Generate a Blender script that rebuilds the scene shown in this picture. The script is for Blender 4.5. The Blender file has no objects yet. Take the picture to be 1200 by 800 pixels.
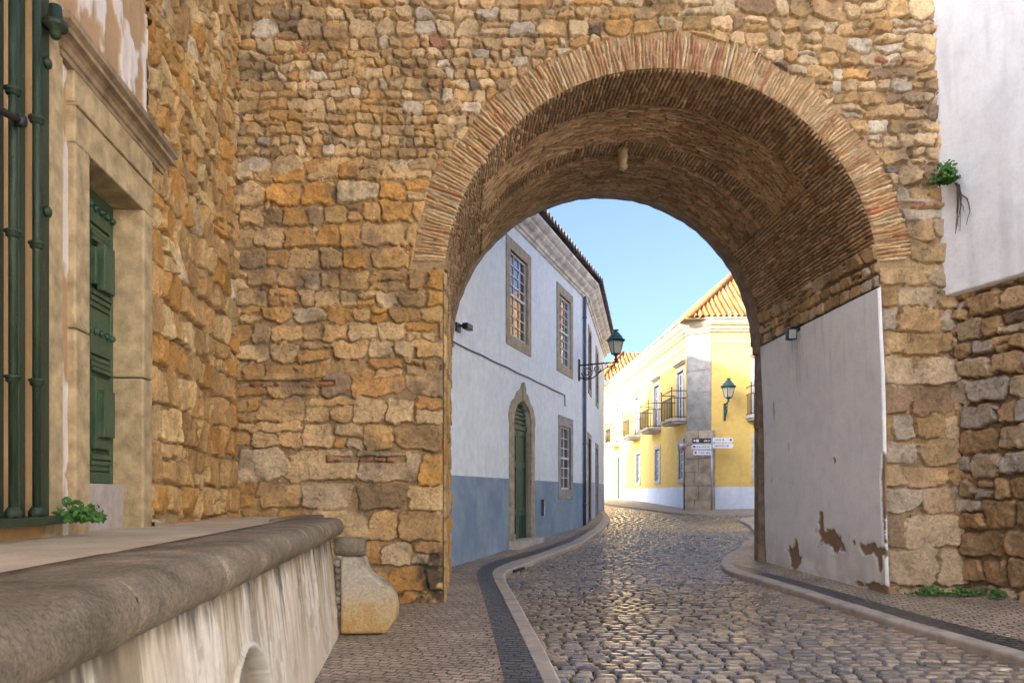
import bpy, math, random
import numpy as np
from mathutils import Matrix, Vector

random.seed(7)
RNG = np.random.default_rng(11)
scene = bpy.context.scene
COL = scene.collection
PI = math.pi
EYE = 1.5

# ------------------------------------------------------------------ ground profile
YS = [-400, 0, 6, 10.8, 15, 21, 27, 34, 46, 58, 80, 400]
HL = [1.70, 1.66, 1.58, 1.5, 1.42, 1.24, 1.03, .81, .45, .27, .1, .1]


def G(x, y):
    return 1.5 - np.interp(y, YS, HL) + .02 * (np.clip(x, -8, 20) + 1)


# ------------------------------------------------------------------ objects, tags
def tag(o, label=None, cat=None, group=None, kind=None):
    if label: o['label'] = label
    if cat: o['category'] = cat
    if group: o['group'] = group
    if kind: o['kind'] = kind
    return o


def thing(name, loc, label, cat, group=None):
    o = bpy.data.objects.new(name, None)
    o.empty_display_size = .2
    o.location = loc
    COL.objects.link(o)
    return tag(o, label, cat, group)


def link(name, me, mat=None, parent=None):
    o = bpy.data.objects.new(name, me)
    COL.objects.link(o)
    if mat is not None and len(me.materials) == 0:
        me.materials.append(mat)
    if parent is not None:
        o.parent = parent
        if parent.type == 'EMPTY':
            o.matrix_parent_inverse = Matrix.Translation(-Vector(parent.location))
    return o


# ------------------------------------------------------------------ mesh builder (world coordinates)
class Fr:
    """a vertical facade frame: origin on the ground plan, direction along it, outward normal"""
    def __init__(s, p0, p1, flip=False):
        s.p = np.array(p0, float); d = np.array(p1, float) - s.p
        s.L = float(np.hypot(*d)); s.d = d / s.L
        s.n = np.array([s.d[1], -s.d[0]])
        if flip: s.n = -s.n

    def at(s, u, n, z):
        q = s.p + s.d * u + s.n * n
        return (float(q[0]), float(q[1]), float(z))


class MB:
    def __init__(s):
        s.v = []; s.f = []; s.m = []; s.sm = []

    def add(s, vs, fs, m=0, smooth=False):
        b = len(s.v); s.v += [tuple(map(float, q)) for q in vs]
        for f in fs:
            s.f.append(tuple(b + i for i in f)); s.m.append(m); s.sm.append(smooth)
        return s

    def hexa(s, c, m=0):
        # 8 corners: bottom 0-3 ccw, top 4-7
        return s.add(c, [(3, 2, 1, 0), (4, 5, 6, 7), (0, 1, 5, 4), (1, 2, 6, 5), (2, 3, 7, 6), (3, 0, 4, 7)], m)

    def box(s, x0, x1, y0, y1, z0, z1, m=0):
        return s.hexa([(x0, y0, z0), (x1, y0, z0), (x1, y1, z0), (x0, y1, z0), (x0, y0, z1), (x1, y0, z1), (x1, y1, z1), (x0, y1, z1)], m)

    def fbox(s, fr, u0, u1, n0, n1, z0, z1, m=0):
        c = [fr.at(u0, n1, z0), fr.at(u1, n1, z0), fr.at(u1, n0, z0), fr.at(u0, n0, z0), fr.at(u0, n1, z1), fr.at(u1, n1, z1), fr.at(u1, n0, z1), fr.at(u0, n0, z1)]
        return s.hexa(c, m)

    def fquad(s, fr, u0, u1, z0, z1, n, m=0):
        return s.add([fr.at(u0, n, z0), fr.at(u1, n, z0), fr.at(u1, n, z1), fr.at(u0, n, z1)], [(0, 1, 2, 3)], m)

    def tube(s, pts, r, k=8, m=0, caps=True):
        pts = [Vector(p) for p in pts]; n = len(pts)
        rs = r if isinstance(r, (list, tuple)) else [r] * n
        vs = []; prev = None
        for i, p in enumerate(pts):
            t = (pts[min(i + 1, n - 1)] - pts[max(i - 1, 0)]).normalized()
            if prev is None:
                a = t.cross(Vector((0, 0, 1)))
                if a.length < .05: a = t.cross(Vector((1, 0, 0)))
            else:
                a = prev - t * prev.dot(t)
            a.normalize(); prev = a; b = t.cross(a)
            for j in range(k):
                w = 2 * PI * j / k
                vs.append(p + a * (rs[i] * math.cos(w)) + b * (rs[i] * math.sin(w)))
        fs = [(i * k + j, i * k + (j + 1) % k, (i + 1) * k + (j + 1) % k, (i + 1) * k + j) for i in range(n - 1) for j in range(k)]
        if caps:
            fs += [tuple(range(k - 1, -1, -1)), tuple((n - 1) * k + j for j in range(k))]
        return s.add(vs, fs, m, True)

    def lathe(s, c, prof, k=16, m=0, ax='z', rot=0., smooth=True):
        vs = []
        for r, h in prof:
            for j in range(k):
                w = 2 * PI * j / k + rot
                if ax == 'z': vs.append((c[0] + r * math.cos(w), c[1] + r * math.sin(w), c[2] + h))
                elif ax == 'y': vs.append((c[0] + r * math.cos(w), c[1] + h, c[2] + r * math.sin(w)))
                else: vs.append((c[0] + h, c[1] + r * math.cos(w), c[2] + r * math.sin(w)))
        n = len(prof)
        fs = [(i * k + j, i * k + (j + 1) % k, (i + 1) * k + (j + 1) % k, (i + 1) * k + j) for i in range(n - 1) for j in range(k)]
        fs += [tuple(range(k - 1, -1, -1)), tuple((n - 1) * k + j for j in range(k))]
        return s.add(vs, fs, m, smooth)

    def prism(s, fr, poly, n0, n1, m=0):
        """polygon (u,z) in a facade plane, extruded from n0 to n1"""
        k = len(poly)
        vs = [fr.at(u, n1, z) for u, z in poly] + [fr.at(u, n0, z) for u, z in poly]
        fs = [tuple(range(k)), tuple(range(2 * k - 1, k - 1, -1))] + [(i, i + k, (i + 1) % k + k, (i + 1) % k) for i in range(k)]
        return s.add(vs, fs, m)

    def ringprism(s, fr, outer, inner, n0, n1, m=0, closed=False):
        """strip between two matching (u,z) polylines, extruded"""
        k = len(outer)
        vs = [fr.at(u, n1, z) for u, z in outer] + [fr.at(u, n1, z) for u, z in inner] + [fr.at(u, n0, z) for u, z in outer] + [fr.at(u, n0, z) for u, z in inner]
        fs = []
        rng = range(k if closed else k - 1)
        for i in rng:
            j = (i + 1) % k
            fs += [(i, j, k + j, k + i), (2 * k + j, 2 * k + i, 3 * k + i, 3 * k + j), (j, i, 2 * k + i, 2 * k + j), (k + i, k + j, 3 * k + j, 3 * k + i)]
        if not closed:
            fs += [(0, k, 3 * k, 2 * k), (k - 1, 2 * k + k - 1, 3 * k + k - 1, k + k - 1)]
        return s.add(vs, fs, m)

    def sweep(s, path, prof, m=0, side=1, closed_prof=False):
        """profile (out, up) swept along plan path [(x,y,z)] with mitres; out = right of the path when side=1"""
        P = [np.array(p, float) for p in path]; n = len(P); k = len(prof); vs = []
        for i in range(n):
            d0 = (P[i] - P[i - 1])[:2] if i > 0 else (P[1] - P[0])[:2]
            d1 = (P[i + 1] - P[i])[:2] if i < n - 1 else d0
            d0 = d0 / np.hypot(*d0); d1 = d1 / np.hypot(*d1)
            n0 = np.array([d0[1], -d0[0]]); n1 = np.array([d1[1], -d1[0]])
            b = n0 + n1; b = b / np.hypot(*b); q = b / max(.3, float(b @ n0)) * side
            for o, h in prof:
                vs.append((P[i][0] + q[0] * o, P[i][1] + q[1] * o, P[i][2] + h))
        kk = k if closed_prof else k - 1
        fs = [(i * k + j, i * k + (j + 1) % k, (i + 1) * k + (j + 1) % k, (i + 1) * k + j) for i in range(n - 1) for j in range(kk)]
        if closed_prof:
            fs += [tuple(range(k - 1, -1, -1)), tuple((n - 1) * k + j for j in range(k))]
        return s.add(vs, fs, m)

    def build(s, name, mat, parent=None, bevel=0., **kw):
        me = bpy.data.meshes.new(name)
        me.from_pydata(s.v, [], s.f)
        mats = mat if isinstance(mat, (list, tuple)) else [mat]
        for q in mats: me.materials.append(q)
        me.polygons.foreach_set('material_index', s.m)
        me.polygons.foreach_set('use_smooth', s.sm)
        import bmesh
        bm = bmesh.new(); bm.from_mesh(me)
        bmesh.ops.recalc_face_normals(bm, faces=bm.faces)
        bm.to_mesh(me); bm.free()
        me.update()
        o = link(name, me, None, parent)
        if bevel > 0:
            b = o.modifiers.new('bevel', 'BEVEL'); b.width = bevel; b.segments = 2; b.limit_method = 'ANGLE'; b.angle_limit = .6
        return o


# ------------------------------------------------------------------ numpy noise + height fields
def _hash(ix, iy, seed):
    a = (ix.astype(np.int64) * 374761393 + iy.astype(np.int64) * 668265263 + seed * 974634533) & 0xffffffff
    a = ((a ^ (a >> 13)) * 1274126177) & 0xffffffff
    a = (a ^ (a >> 16)) & 0xffff
    return a / 65535.


def vnoise(x, y, seed=0):
    ix = np.floor(x); iy = np.floor(y); fx = x - ix; fy = y - iy
    fx = fx * fx * (3 - 2 * fx); fy = fy * fy * (3 - 2 * fy)
    a = _hash(ix, iy, seed); b = _hash(ix + 1, iy, seed); c = _hash(ix, iy + 1, seed); d = _hash(ix + 1, iy + 1, seed)
    return (a * (1 - fx) + b * fx) * (1 - fy) + (c * (1 - fx) + d * fx) * fy


def fbm(x, y, seed=0, oct=4, gain=.5):
    t = 0; a = 1; s = 0
    for i in range(oct):
        t = t + a * vnoise(x * 2 ** i, y * 2 ** i, seed + i * 17); s += a; a *= gain
    return t / s


class Field:
    def __init__(s, u, v, base=(.4, .3, .2), warp=.03, wl=.22, wob=.05):
        s.u = np.asarray(u, float); s.v = np.asarray(v, float)
        s.U, s.V = np.meshgrid(s.u, s.v)
        s.h = np.zeros_like(s.U)
        s.c = np.empty(s.U.shape + (3,)); s.c[:] = base
        s.A = np.full(s.U.shape, 9.)
        sd = int(RNG.integers(1, 9999))
        s.wm = warp + wob + .02
        s.WU = s.U + (fbm(s.U / wl, s.V / wl, sd, 3) - .5) * 2 * warp + (vnoise(s.U / 1.3, s.V / 1.3, sd + 3) - .5) * 2 * wob * .5
        s.WV = s.V + (fbm(s.U / wl, s.V / wl, sd + 50, 3) - .5) * 2 * warp + (vnoise(s.U / 1.6, s.V / 1.1, sd + 60) - .5) * 2 * wob
        s.n1 = fbm(s.U / .06, s.V / .06, sd + 90, 3) - .5
        s.n2 = fbm(s.U / .25, s.V / .25, sd + 120, 3) - .5

    def stamp(s, cu, cv, a, b, rot, p, H, bev, col, tilt=(0, 0), rough=.3, colvar=.38, chip=0.):
        R = math.hypot(a, b) * (1 if rot else 1) + s.wm
        Ru = (R if rot else a + s.wm); Rv = (R if rot else b + s.wm)
        i0, i1 = np.searchsorted(s.u, (cu - Ru, cu + Ru)); j0, j1 = np.searchsorted(s.v, (cv - Rv, cv + Rv))
        if i1 <= i0 or j1 <= j0: return
        w = (slice(j0, j1), slice(i0, i1))
        du = s.WU[w] - cu; dv = s.WV[w] - cv
        if rot:
            c, sn = math.cos(rot), math.sin(rot); du, dv = du * c + dv * sn, -du * sn + dv * c
        if chip:
            q = random.uniform
            du, dv = du * (1 + q(-.16, .16) * np.clip(dv / b, -1.2, 1.2)) + q(-.10, .10) * dv, dv * (1 + q(-.16, .16) * np.clip(du / a, -1.2, 1.2)) + q(-.07, .07) * du
        f = (np.abs(du / a) ** p + np.abs(dv / b) ** p) ** (1 / p)
        sd = np.minimum((1 - f) * min(a, b) + chip * (s.n1[w] * .030 + s.n2[w] * .022), s.A[w])
        ins = sd > 0
        t = np.clip(sd / bev, 0, 1); prof = np.sqrt(np.maximum(0, 1 - (1 - t) ** 2))
        h = prof * (H * (1 + rough * (s.n1[w] * .6 + s.n2[w] * 1.6)) + tilt[0] * du + tilt[1] * dv)
        up = ins & (h > s.h[w])
        s.h[w] = np.where(up, h, s.h[w])
        k = (1 + colvar * (s.n2[w] * 1.3 + s.n1[w] * .8))[..., None]
        s.c[w] = np.where(up[..., None], np.asarray(col) * k, s.c[w])

    def mesh(s, name, mapf, mat, parent=None, mask=None, flip=False, smooth=True, tag_=None):
        X, Y, Z = mapf(s.U, s.V, s.h)
        nv, nu = s.U.shape
        idx = np.arange(nv * nu).reshape(nv, nu)
        q = np.stack([idx[:-1, :-1], idx[:-1, 1:], idx[1:, 1:], idx[1:, :-1]], -1).reshape(-1, 4)
        if mask is not None:
            mm = mask[:-1, :-1] & mask[:-1, 1:] & mask[1:, 1:] & mask[1:, :-1]
            q = q[mm.reshape(-1)]
        if flip: q = q[:, ::-1]
        used = np.unique(q); re = np.full(nv * nu, -1, np.int64); re[used] = np.arange(len(used)); q = re[q]
        co = np.stack([X, Y, Z], -1).reshape(-1, 3)[used]
        col = np.ones((len(used), 4), np.float32); col[:, :3] = np.clip(s.c.reshape(-1, 3)[used], 0, 1)
        return rawmesh(name, co, q, col, mat, parent, smooth)


def rawmesh(name, co, q, col, mat, parent=None, smooth=True):
    me = bpy.data.meshes.new(name)
    me.vertices.add(len(co)); me.vertices.foreach_set('co', np.ascontiguousarray(co, np.float32).ravel())
    me.loops.add(q.size); me.loops.foreach_set('vertex_index', np.ascontiguousarray(q, np.int32).ravel())
    me.polygons.add(len(q)); me.polygons.foreach_set('loop_start', np.arange(0, q.size, 4, dtype=np.int32))
    me.polygons.foreach_set('use_smooth', np.full(len(q), smooth))
    at = me.attributes.new('Col', 'FLOAT_COLOR', 'POINT'); at.data.foreach_set('color', np.ascontiguousarray(col, np.float32).ravel())
    me.update(calc_edges=True); me.validate()
    return link(name, me, mat, parent)


def pick(pal, rng=random):
    r = rng.random() * sum(p[0] for p in pal)
    for w, c in pal:
        r -= w
        if r <= 0: break
    k = rng.uniform(.86, 1.14); hue = rng.uniform(-.04, .04)
    return (c[0] * k * (1 + hue), c[1] * k, c[2] * k * (1 - hue))


def lay(F, u0, u1, v0, v1, hf, wr, pal, pf=(3, 6), gap=(.008, .02), Hf=(.03, .06), bev=(.012, .03), split=.15, tilt=.08, filler=0, fsize=(.03, .07), rotr=.05, rough=.3):
    """courses of irregular stones"""
    v = v0
    while v < v1:
        ch = hf(v) * random.uniform(.78, 1.22)
        u = u0 - random.uniform(0, ch)
        while u < u1:
            w = ch * random.uniform(*wr)
            parts = [(u, v, w, ch)]
            r = random.random()
            if r < split and ch > .16:
                q = random.uniform(.35, .65); parts = [(u, v, w, ch * q), (u, v + ch * q, w, ch * (1 - q))]
                if random.random() < .5 and w > .3:
                    x = random.uniform(.4, .6); a = parts.pop(random.randrange(2))
                    parts += [(a[0], a[1], a[2] * x, a[3]), (a[0] + a[2] * x, a[1], a[2] * (1 - x), a[3])]
            for (pu, pv, pw, ph) in parts:
                g = random.uniform(*gap)
                a = max(.02, pw / 2 - g); b = max(.015, ph / 2 - g)
                b *= random.uniform(.88, 1.0)
                F.stamp(pu + pw / 2, pv + ph / 2, a, b, random.uniform(-rotr, rotr), random.uniform(*pf), random.uniform(*Hf), min(random.uniform(*bev), b * .9), pick(pal), (random.uniform(-tilt, tilt), random.uniform(-tilt, tilt)), rough=rough, chip=1.)
            u += w
        v += ch
    for _ in range(filler):
        a = random.uniform(*fsize); b = a * random.uniform(.45, .9)
        F.stamp(random.uniform(u0, u1), random.uniform(v0, v1), a, b, random.uniform(-.5, .5), random.uniform(2, 3.5), random.uniform(Hf[0] * .5, Hf[0] * .95), b * .7, pick(pal), (0, 0), chip=.6)


# ------------------------------------------------------------------ materials
class NT:
    def __init__(s, name):
        s.m = bpy.data.materials.new(name); s.m.use_nodes = True
        s.t = s.m.node_tree; s.t.nodes.clear()
        s.out = s.n('ShaderNodeOutputMaterial'); s.b = s.n('ShaderNodeBsdfPrincipled')
        s.l(s.b.outputs[0], s.out.inputs[0])

    def n(s, ty, **kw):
        n = s.t.nodes.new(ty)
        for k, v in kw.items(): setattr(n, k, v)
        return n

    def l(s, a, b): s.t.links.new(a, b)

    def pos(s, scale=(1, 1, 1)):
        g = s.n('ShaderNodeNewGeometry'); mp = s.n('ShaderNodeMapping'); mp.inputs['Scale'].default_value = scale
        s.l(g.outputs['Position'], mp.inputs[0]); return mp.outputs[0]

    def noise(s, scale, detail=4, rough=.55, vec=None, dist=0):
        n = s.n('ShaderNodeTexNoise'); n.inputs['Scale'].default_value = scale; n.inputs['Detail'].default_value = detail; n.inputs['Roughness'].default_value = rough; n.inputs['Distortion'].default_value = dist
        s.l(vec if vec is not None else s.pos(), n.inputs['Vector']); return n.outputs['Fac']

    def ramp(s, f, stops):
        r = s.n('ShaderNodeValToRGB'); e = r.color_ramp.elements
        while len(e) < len(stops): e.new(.5)
        for i, (p, c) in enumerate(stops):
            e[i].position = p; e[i].color = (c, c, c, 1) if isinstance(c, (int, float)) else tuple(c) + (1,)
        s.l(f, r.inputs[0]); return r.outputs[0]

    def mix(s, a, b, f, mode='MIX'):
        m = s.n('ShaderNodeMix', data_type='RGBA', blend_type=mode)
        for v, i in ((f, 0), (a, 6), (b, 7)):
            if hasattr(v, 'links'): s.l(v, m.inputs[i])
            elif i == 0: m.inputs[0].default_value = v
            else: m.inputs[i].default_value = (v, v, v, 1) if isinstance(v, (int, float)) else tuple(v) + (1,)
        return m.outputs[2]

    def math(s, op, a, b=None):
        m = s.n('ShaderNodeMath', operation=op)
        for v, i in ((a, 0), (b, 1)):
            if v is None: continue
            if hasattr(v, 'links'): s.l(v, m.inputs[i])
            else: m.inputs[i].default_value = v
        return m.outputs[0]

    def bump(s, h, dist=.01, strength=.6, normal=None):
        b = s.n('ShaderNodeBump'); b.inputs['Strength'].default_value = strength; b.inputs['Distance'].default_value = dist
        s.l(h, b.inputs['Height'])
        if normal is not None: s.l(normal, b.inputs['Normal'])
        return b.outputs[0]

    def fin(s, col=None, rough=None, normal=None, spec=None, metal=None):
        for v, k in ((col, 'Base Color'), (rough, 'Roughness'), (spec, 'Specular IOR Level'), (metal, 'Metallic')):
            if v is None: continue
            if hasattr(v, 'links'): s.l(v, s.b.inputs[k])
            else: s.b.inputs[k].default_value = tuple(v) + (1,) if isinstance(v, tuple) else v
        if normal is not None: s.l(normal, s.b.inputs['Normal'])
        return s.m


def m_vc(name, rough=.9, fine=1., bumpd=.006, spec=.25, speck=(.72, 1.18), pits=0., blot=(.74, 1.16)):
    """vertex colour times grain and blotches, with pitted bump"""
    t = NT(name); a = t.n('ShaderNodeAttribute', attribute_name='Col')
    n1 = t.noise(30 * fine, 7, .68); n2 = t.noise(5.5 * fine, 6, .6); n3 = t.noise(120 * fine, 3)
    c = t.mix(a.outputs['Color'], t.ramp(n1, [(.32, speck[0]), (.5, 1.), (.7, speck[1])]), 1, 'MULTIPLY')
    c = t.mix(c, t.ramp(n2, [(.3, blot[0]), (.5, 1.), (.7, blot[1])]), 1, 'MULTIPLY')
    h = t.math('ADD', n1, t.math('MULTIPLY', n3, .4))
    if pits:
        p = t.n('ShaderNodeTexVoronoi'); p.inputs['Scale'].default_value = 26 * fine; t.l(t.pos(), p.inputs['Vector'])
        pm = t.math('MULTIPLY', t.ramp(p.outputs['Distance'], [(.08, 1.), (.30, 0.)]), t.ramp(t.noise(4, 3), [(.48, 0.), (.62, 1.)]))
        c = t.mix(c, (.12, .07, .035), t.math('MULTIPLY', pm, pits))
        h = t.math('SUBTRACT', h, t.math('MULTIPLY', pm, .7))
    return t.fin(c, rough, t.bump(h, bumpd, .9), spec)


def m_plain(name, col, rough=.7, var=.15, scale=6, bumpd=.002, spec=.4, metal=0, fine=90):
    t = NT(name); n = t.noise(scale, 5, .6); f = t.noise(fine, 3)
    c = t.mix(col, t.ramp(n, [(.3, 1 - var), (.7, 1 + var * .6)]), 1, 'MULTIPLY')
    return t.fin(c, rough, t.bump(f, bumpd, .6), spec, metal)


def m_plaster(name, col, col2, dirt=(.3, .25, .2), dirtamt=.35, streak=True, bumpd=.004):
    t = NT(name)
    big = t.noise(.9, 6, .6); mid = t.noise(5, 6, .62); fine = t.noise(60, 4)
    c = t.mix(col, col2, t.ramp(big, [(.38, 0.), (.66, 1.)]))
    c = t.mix(c, t.ramp(mid, [(.3, .9), (.65, 1.05)]), 1, 'MULTIPLY')
    st = t.noise(1.0, 6, .65, t.pos((5, 5, .5)))
    c = t.mix(c, dirt, t.math('MULTIPLY', t.ramp(st, [(.56, 0.), (.78, 1.)]), dirtamt))
    sp = t.noise(9, 8, .7)
    c = t.mix(c, dirt, t.math('MULTIPLY', t.ramp(sp, [(.66, 0.), (.74, 1.)]), dirtamt * 1.4))
    nb = t.bump(t.math('ADD', mid, t.math('MULTIPLY', fine, .35)), bumpd, .8)
    nb = t.bump(big, .05, .35, nb)
    return t.fin(c, .88, nb, .25)


M = {}
M['stone'] = m_vc('ochre_rubble_stone', .92, .8, .022, speck=(.66, 1.2), pits=.55)
M['brick'] = m_vc('thin_arch_brick', .92, 1.4, .006)
M['cobble'] = None
M['tile'] = m_vc('clay_roof_tile', .85, .6, .004)
M['plastervc'] = m_vc('old_lime_plaster', .9, .8, .004, speck=(.93, 1.04), blot=(.93, 1.03))
M['white'] = m_plaster('white_limewash', (.77, .84, .875), (.71, .785, .83), (.42, .45, .48), .42)
M['bluegrey'] = m_plaster('blue_grey_dado_paint', (.195, .28, .38), (.31, .395, .475), (.40, .45, .50), .5)
M['yellow'] = m_plaster('yellow_limewash', (.71, .485, .135), (.75, .53, .165), (.55, .36, .1), .4)
M['yellowdado'] = m_plaster('pale_blue_dado', (.60, .65, .72), (.66, .70, .76), (.4, .42, .45), .3)
M['limestone'] = m_plain('dressed_limestone', (.445, .34, .19), .85, .42, 6, .012, .25, 0, 45)
M['surround'] = m_plain('grey_buff_surround_stone', (.40, .345, .25), .85, .35, 6, .010, .25, 0, 45)
M['palestone'] = m_plain('pale_limestone', (.50, .46, .40), .85, .22, 5, .006, .25, 0, 45)
M['greystone'] = m_plain('weathered_grey_stone', (.36, .34, .31), .85, .3, 4, .006, .25, 0, 45)
M['cornicestone'] = m_plain('weathered_cornice_stone', (.72, .68, .62), .88, .45, 3, .006, .25, 0, 45)
M['yellowtrim'] = m_plain('cream_painted_trim', (.74, .64, .42), .8, .1)
M['green'] = m_plain('dark_green_paint', (.035, .085, .05), .5, .4, 9, .003, .4)
M['greenworn'] = None


def m_chipped(name, col, col2, rust):
    t = NT(name); a = t.noise(6, 5, .6, t.pos((3, 3, .8))); b = t.noise(34, 6, .7); c = t.mix(col, col2, t.ramp(a, [(.38, 0.), (.62, 1.)]))
    m = t.ramp(b, [(.60, 0.), (.66, 1.)])
    c = t.mix(c, rust, t.math('MULTIPLY', m, t.ramp(t.noise(5, 3), [(.45, 0.), (.6, .85)])))
    return t.fin(c, t.ramp(a, [(.3, .42), (.7, .68)]), t.bump(t.math('SUBTRACT', t.noise(60, 3), m), .003, .8), .4)


M['greenworn'] = m_chipped('worn_green_paint', (.032, .07, .036), (.075, .115, .062), (.20, .17, .12))
M['greenmetal'] = m_chipped('green_painted_iron', (.014, .030, .016), (.032, .052, .028), (.13, .075, .035))
M['teal'] = m_plain('teal_lantern_paint', (.012, .075, .07), .4, .3, 10, .001, .5)
M['iron'] = m_plain('black_wrought_iron', (.012, .013, .015), .5, .3, 20, .001, .5)
M['black'] = m_plain('black_plastic_housing', (.015, .015, .017), .45, .2)
M['whitewood'] = m_plain('white_painted_wood', (.72, .72, .70), .55, .1)
M['dark'] = m_plain('dark_interior', (.02, .02, .022), .9, .2)
M['pipe'] = m_plain('blue_grey_drainpipe', (.10, .14, .20), .55, .2)
M['cable'] = m_plain('weathered_cable', (.08, .08, .09), .6, .1)
M['kerb'] = m_plain('pale_kerb_stone', (.42, .37, .31), .6, .28, 4, .006, .4, 0, 40)
M['signwhite'] = m_plain('white_sign_enamel', (.70, .74, .80), .4, .06)
M['signdark'] = m_plain('dark_brown_sign_enamel', (.03, .024, .026), .4, .1)
M['ink'] = m_plain('sign_lettering_ink', (.04, .06, .14), .5, .05)
M['inkwhite'] = m_plain('sign_lettering_white', (.8, .8, .8), .5, .05)
M['galv'] = m_plain('galvanised_steel', (.42, .43, .44), .4, .15, 10, .001, .5, .6)
M['redpaint'] = m_plain('faded_red_paint', (.45, .16, .11), .5, .15)


def m_glass():
    t = NT('window_glass_dark')
    n = t.noise(1.6, 2)
    t.b.inputs['IOR'].default_value = 1.75
    return t.fin((.03, .04, .05), .04, t.bump(n, .02, .12), .9)


M['glass'] = m_glass()


def m_lampglass():
    t = NT('lantern_frosted_glass')
    t.b.inputs['Transmission Weight'].default_value = .35
    return t.fin((.62, .60, .42), .3, None, .5)


M['lampglass'] = m_lampglass()


def m_cobble():
    t = NT('polished_road_setts'); a = t.n('ShaderNodeAttribute', attribute_name='Col')
    n1 = t.noise(45, 5, .6); n2 = t.noise(9, 4)
    c = t.mix(a.outputs['Color'], t.ramp(n1, [(.3, .7), (.7, 1.2)]), 1, 'MULTIPLY')
    t.b.inputs['IOR'].default_value = 1.65
    r = t.ramp(n2, [(.3, .08), (.7, .24)])
    return t.fin(c, r, t.bump(t.math('ADD', n1, n2), .003, .6), .85)


M['cobble'] = m_cobble()


def m_setts(name, c1, c2, mortar, scale, rough, rot=0., bumpd=.012):
    """small hand-cut paving stones: distorted brick pattern in plan"""
    t = NT(name)
    g = t.n('ShaderNodeNewGeometry')
    nz = t.n('ShaderNodeTexNoise'); nz.inputs['Scale'].default_value = 5; nz.inputs['Detail'].default_value = 3
    t.l(g.outputs['Position'], nz.inputs['Vector'])
    vm = t.n('ShaderNodeVectorMath', operation='SCALE'); vm.inputs['Scale'].default_value = .17
    t.l(nz.outputs['Color'], vm.inputs[0])
    va = t.n('ShaderNodeVectorMath', operation='ADD'); t.l(g.outputs['Position'], va.inputs[0]); t.l(vm.outputs[0], va.inputs[1])
    mp = t.n('ShaderNodeMapping'); mp.inputs['Rotation'].default_value = (0, 0, rot); t.l(va.outputs[0], mp.inputs[0])
    br = t.n('ShaderNodeTexBrick'); t.l(mp.outputs[0], br.inputs['Vector'])
    br.inputs['Scale'].default_value = scale; br.inputs['Mortar Size'].default_value = .055; br.inputs['Mortar Smooth'].default_value = .7
    br.inputs['Brick Width'].default_value = .7; br.inputs['Row Height'].default_value = .5; br.offset = .5; br.inputs['Bias'].default_value = -.1
    br.inputs['Color1'].default_value = c1 + (1,); br.inputs['Color2'].default_value = c2 + (1,); br.inputs['Mortar'].default_value = mortar + (1,)
    n = t.noise(1.1, 5, .6); f = t.noise(40, 4)
    c = t.mix(br.outputs['Color'], t.ramp(n, [(.3, .72), (.7, 1.2)]), 1, 'MULTIPLY')
    c = t.mix(c, t.ramp(f, [(.3, .8), (.7, 1.15)]), 1, 'MULTIPLY')
    h = t.math('SUBTRACT', t.math('MULTIPLY', f, .3), br.outputs['Fac'])
    return t.fin(c, rough, t.bump(h, bumpd, .9), .35)


M['pave'] = m_setts('buff_pavement_setts', (.48, .395, .295), (.34, .28, .21), (.085, .068, .05), 5.2, .5, .35, .02)
M['paveedge'] = m_setts('pale_edge_setts', (.44, .35, .26), (.33, .26, .19), (.09, .07, .055), 5, .6, .1)
M['paveblack'] = m_setts('black_basalt_setts', (.095, .098, .105), (.055, .057, .062), (.018, .018, .018), 5, .38, .2, .018)


def m_ground():
    t = NT('plain_ground'); n = t.noise(.6, 6)
    return t.fin(t.ramp(n, [(.3, (.34, .29, .23)), (.7, (.45, .39, .31))]), .9, t.bump(t.noise(20), .01))


M['ground'] = m_ground()


def m_terrace():
    t = NT('terrace_flagstones'); n = t.noise(2.2, 6, .6); f = t.noise(50, 4)
    c = t.ramp(n, [(.3, (.42, .345, .235)), (.7, (.62, .53, .38))])
    c = t.mix(c, t.ramp(f, [(.3, .85), (.7, 1.1)]), 1, 'MULTIPLY')
    return t.fin(c, .8, t.bump(f, .004), .3)


M['terrace'] = m_terrace()


def m_coping():
    t = NT('weathered_coping_stone'); n = t.noise(3.0, 7, .65); f = t.noise(70, 5, .7); l = t.noise(16, 6, .7)
    c = t.ramp(n, [(.3, (.115, .095, .066)), (.52, (.215, .177, .124)), (.74, (.36, .30, .21))])
    c = t.mix(c, t.ramp(f, [(.34, .62), (.66, 1.25)]), 1, 'MULTIPLY')
    c = t.mix(c, (.06, .048, .036), t.ramp(t.noise(9, 6, .7), [(.56, 0.), (.70, .55)]))
    h = t.math('ADD', t.math('MULTIPLY', l, 1.2), t.math('MULTIPLY', f, .6))
    return t.fin(c, .85, t.bump(h, .008, .9), .25)


M['coping'] = m_coping()


def m_leaf():
    t = NT('fresh_green_leaves'); g = t.n('ShaderNodeObjectInfo')
    n = t.noise(30, 2)
    c = t.ramp(n, [(.3, (.03, .10, .018)), (.7, (.09, .21, .04))])
    t.b.inputs['Transmission Weight'].default_value = 0.
    return t.fin(c, .55, None, .3)


M['leaf'] = m_leaf()
M['root'] = m_plain('dry_dark_roots', (.06, .05, .045), .9, .2)

# ------------------------------------------------------------------ the setting: ground, road, kerbs, pavements
def struct(o, label=None):
    return tag(o, label, None, None, 'structure')


gx = np.concatenate([np.linspace(-400, -30, 12), np.linspace(-25, 25, 26), np.linspace(30, 400, 12)])
gy = np.concatenate([np.linspace(-400, -30, 12), np.linspace(-25, 90, 60), np.linspace(100, 400, 10)])
F = Field(gx, gy, warp=0, wob=0)
g_ = F.mesh('ground', lambda U, V, H: (U, V, G(U, V) - .22), M['ground'])
struct(g_)

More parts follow.
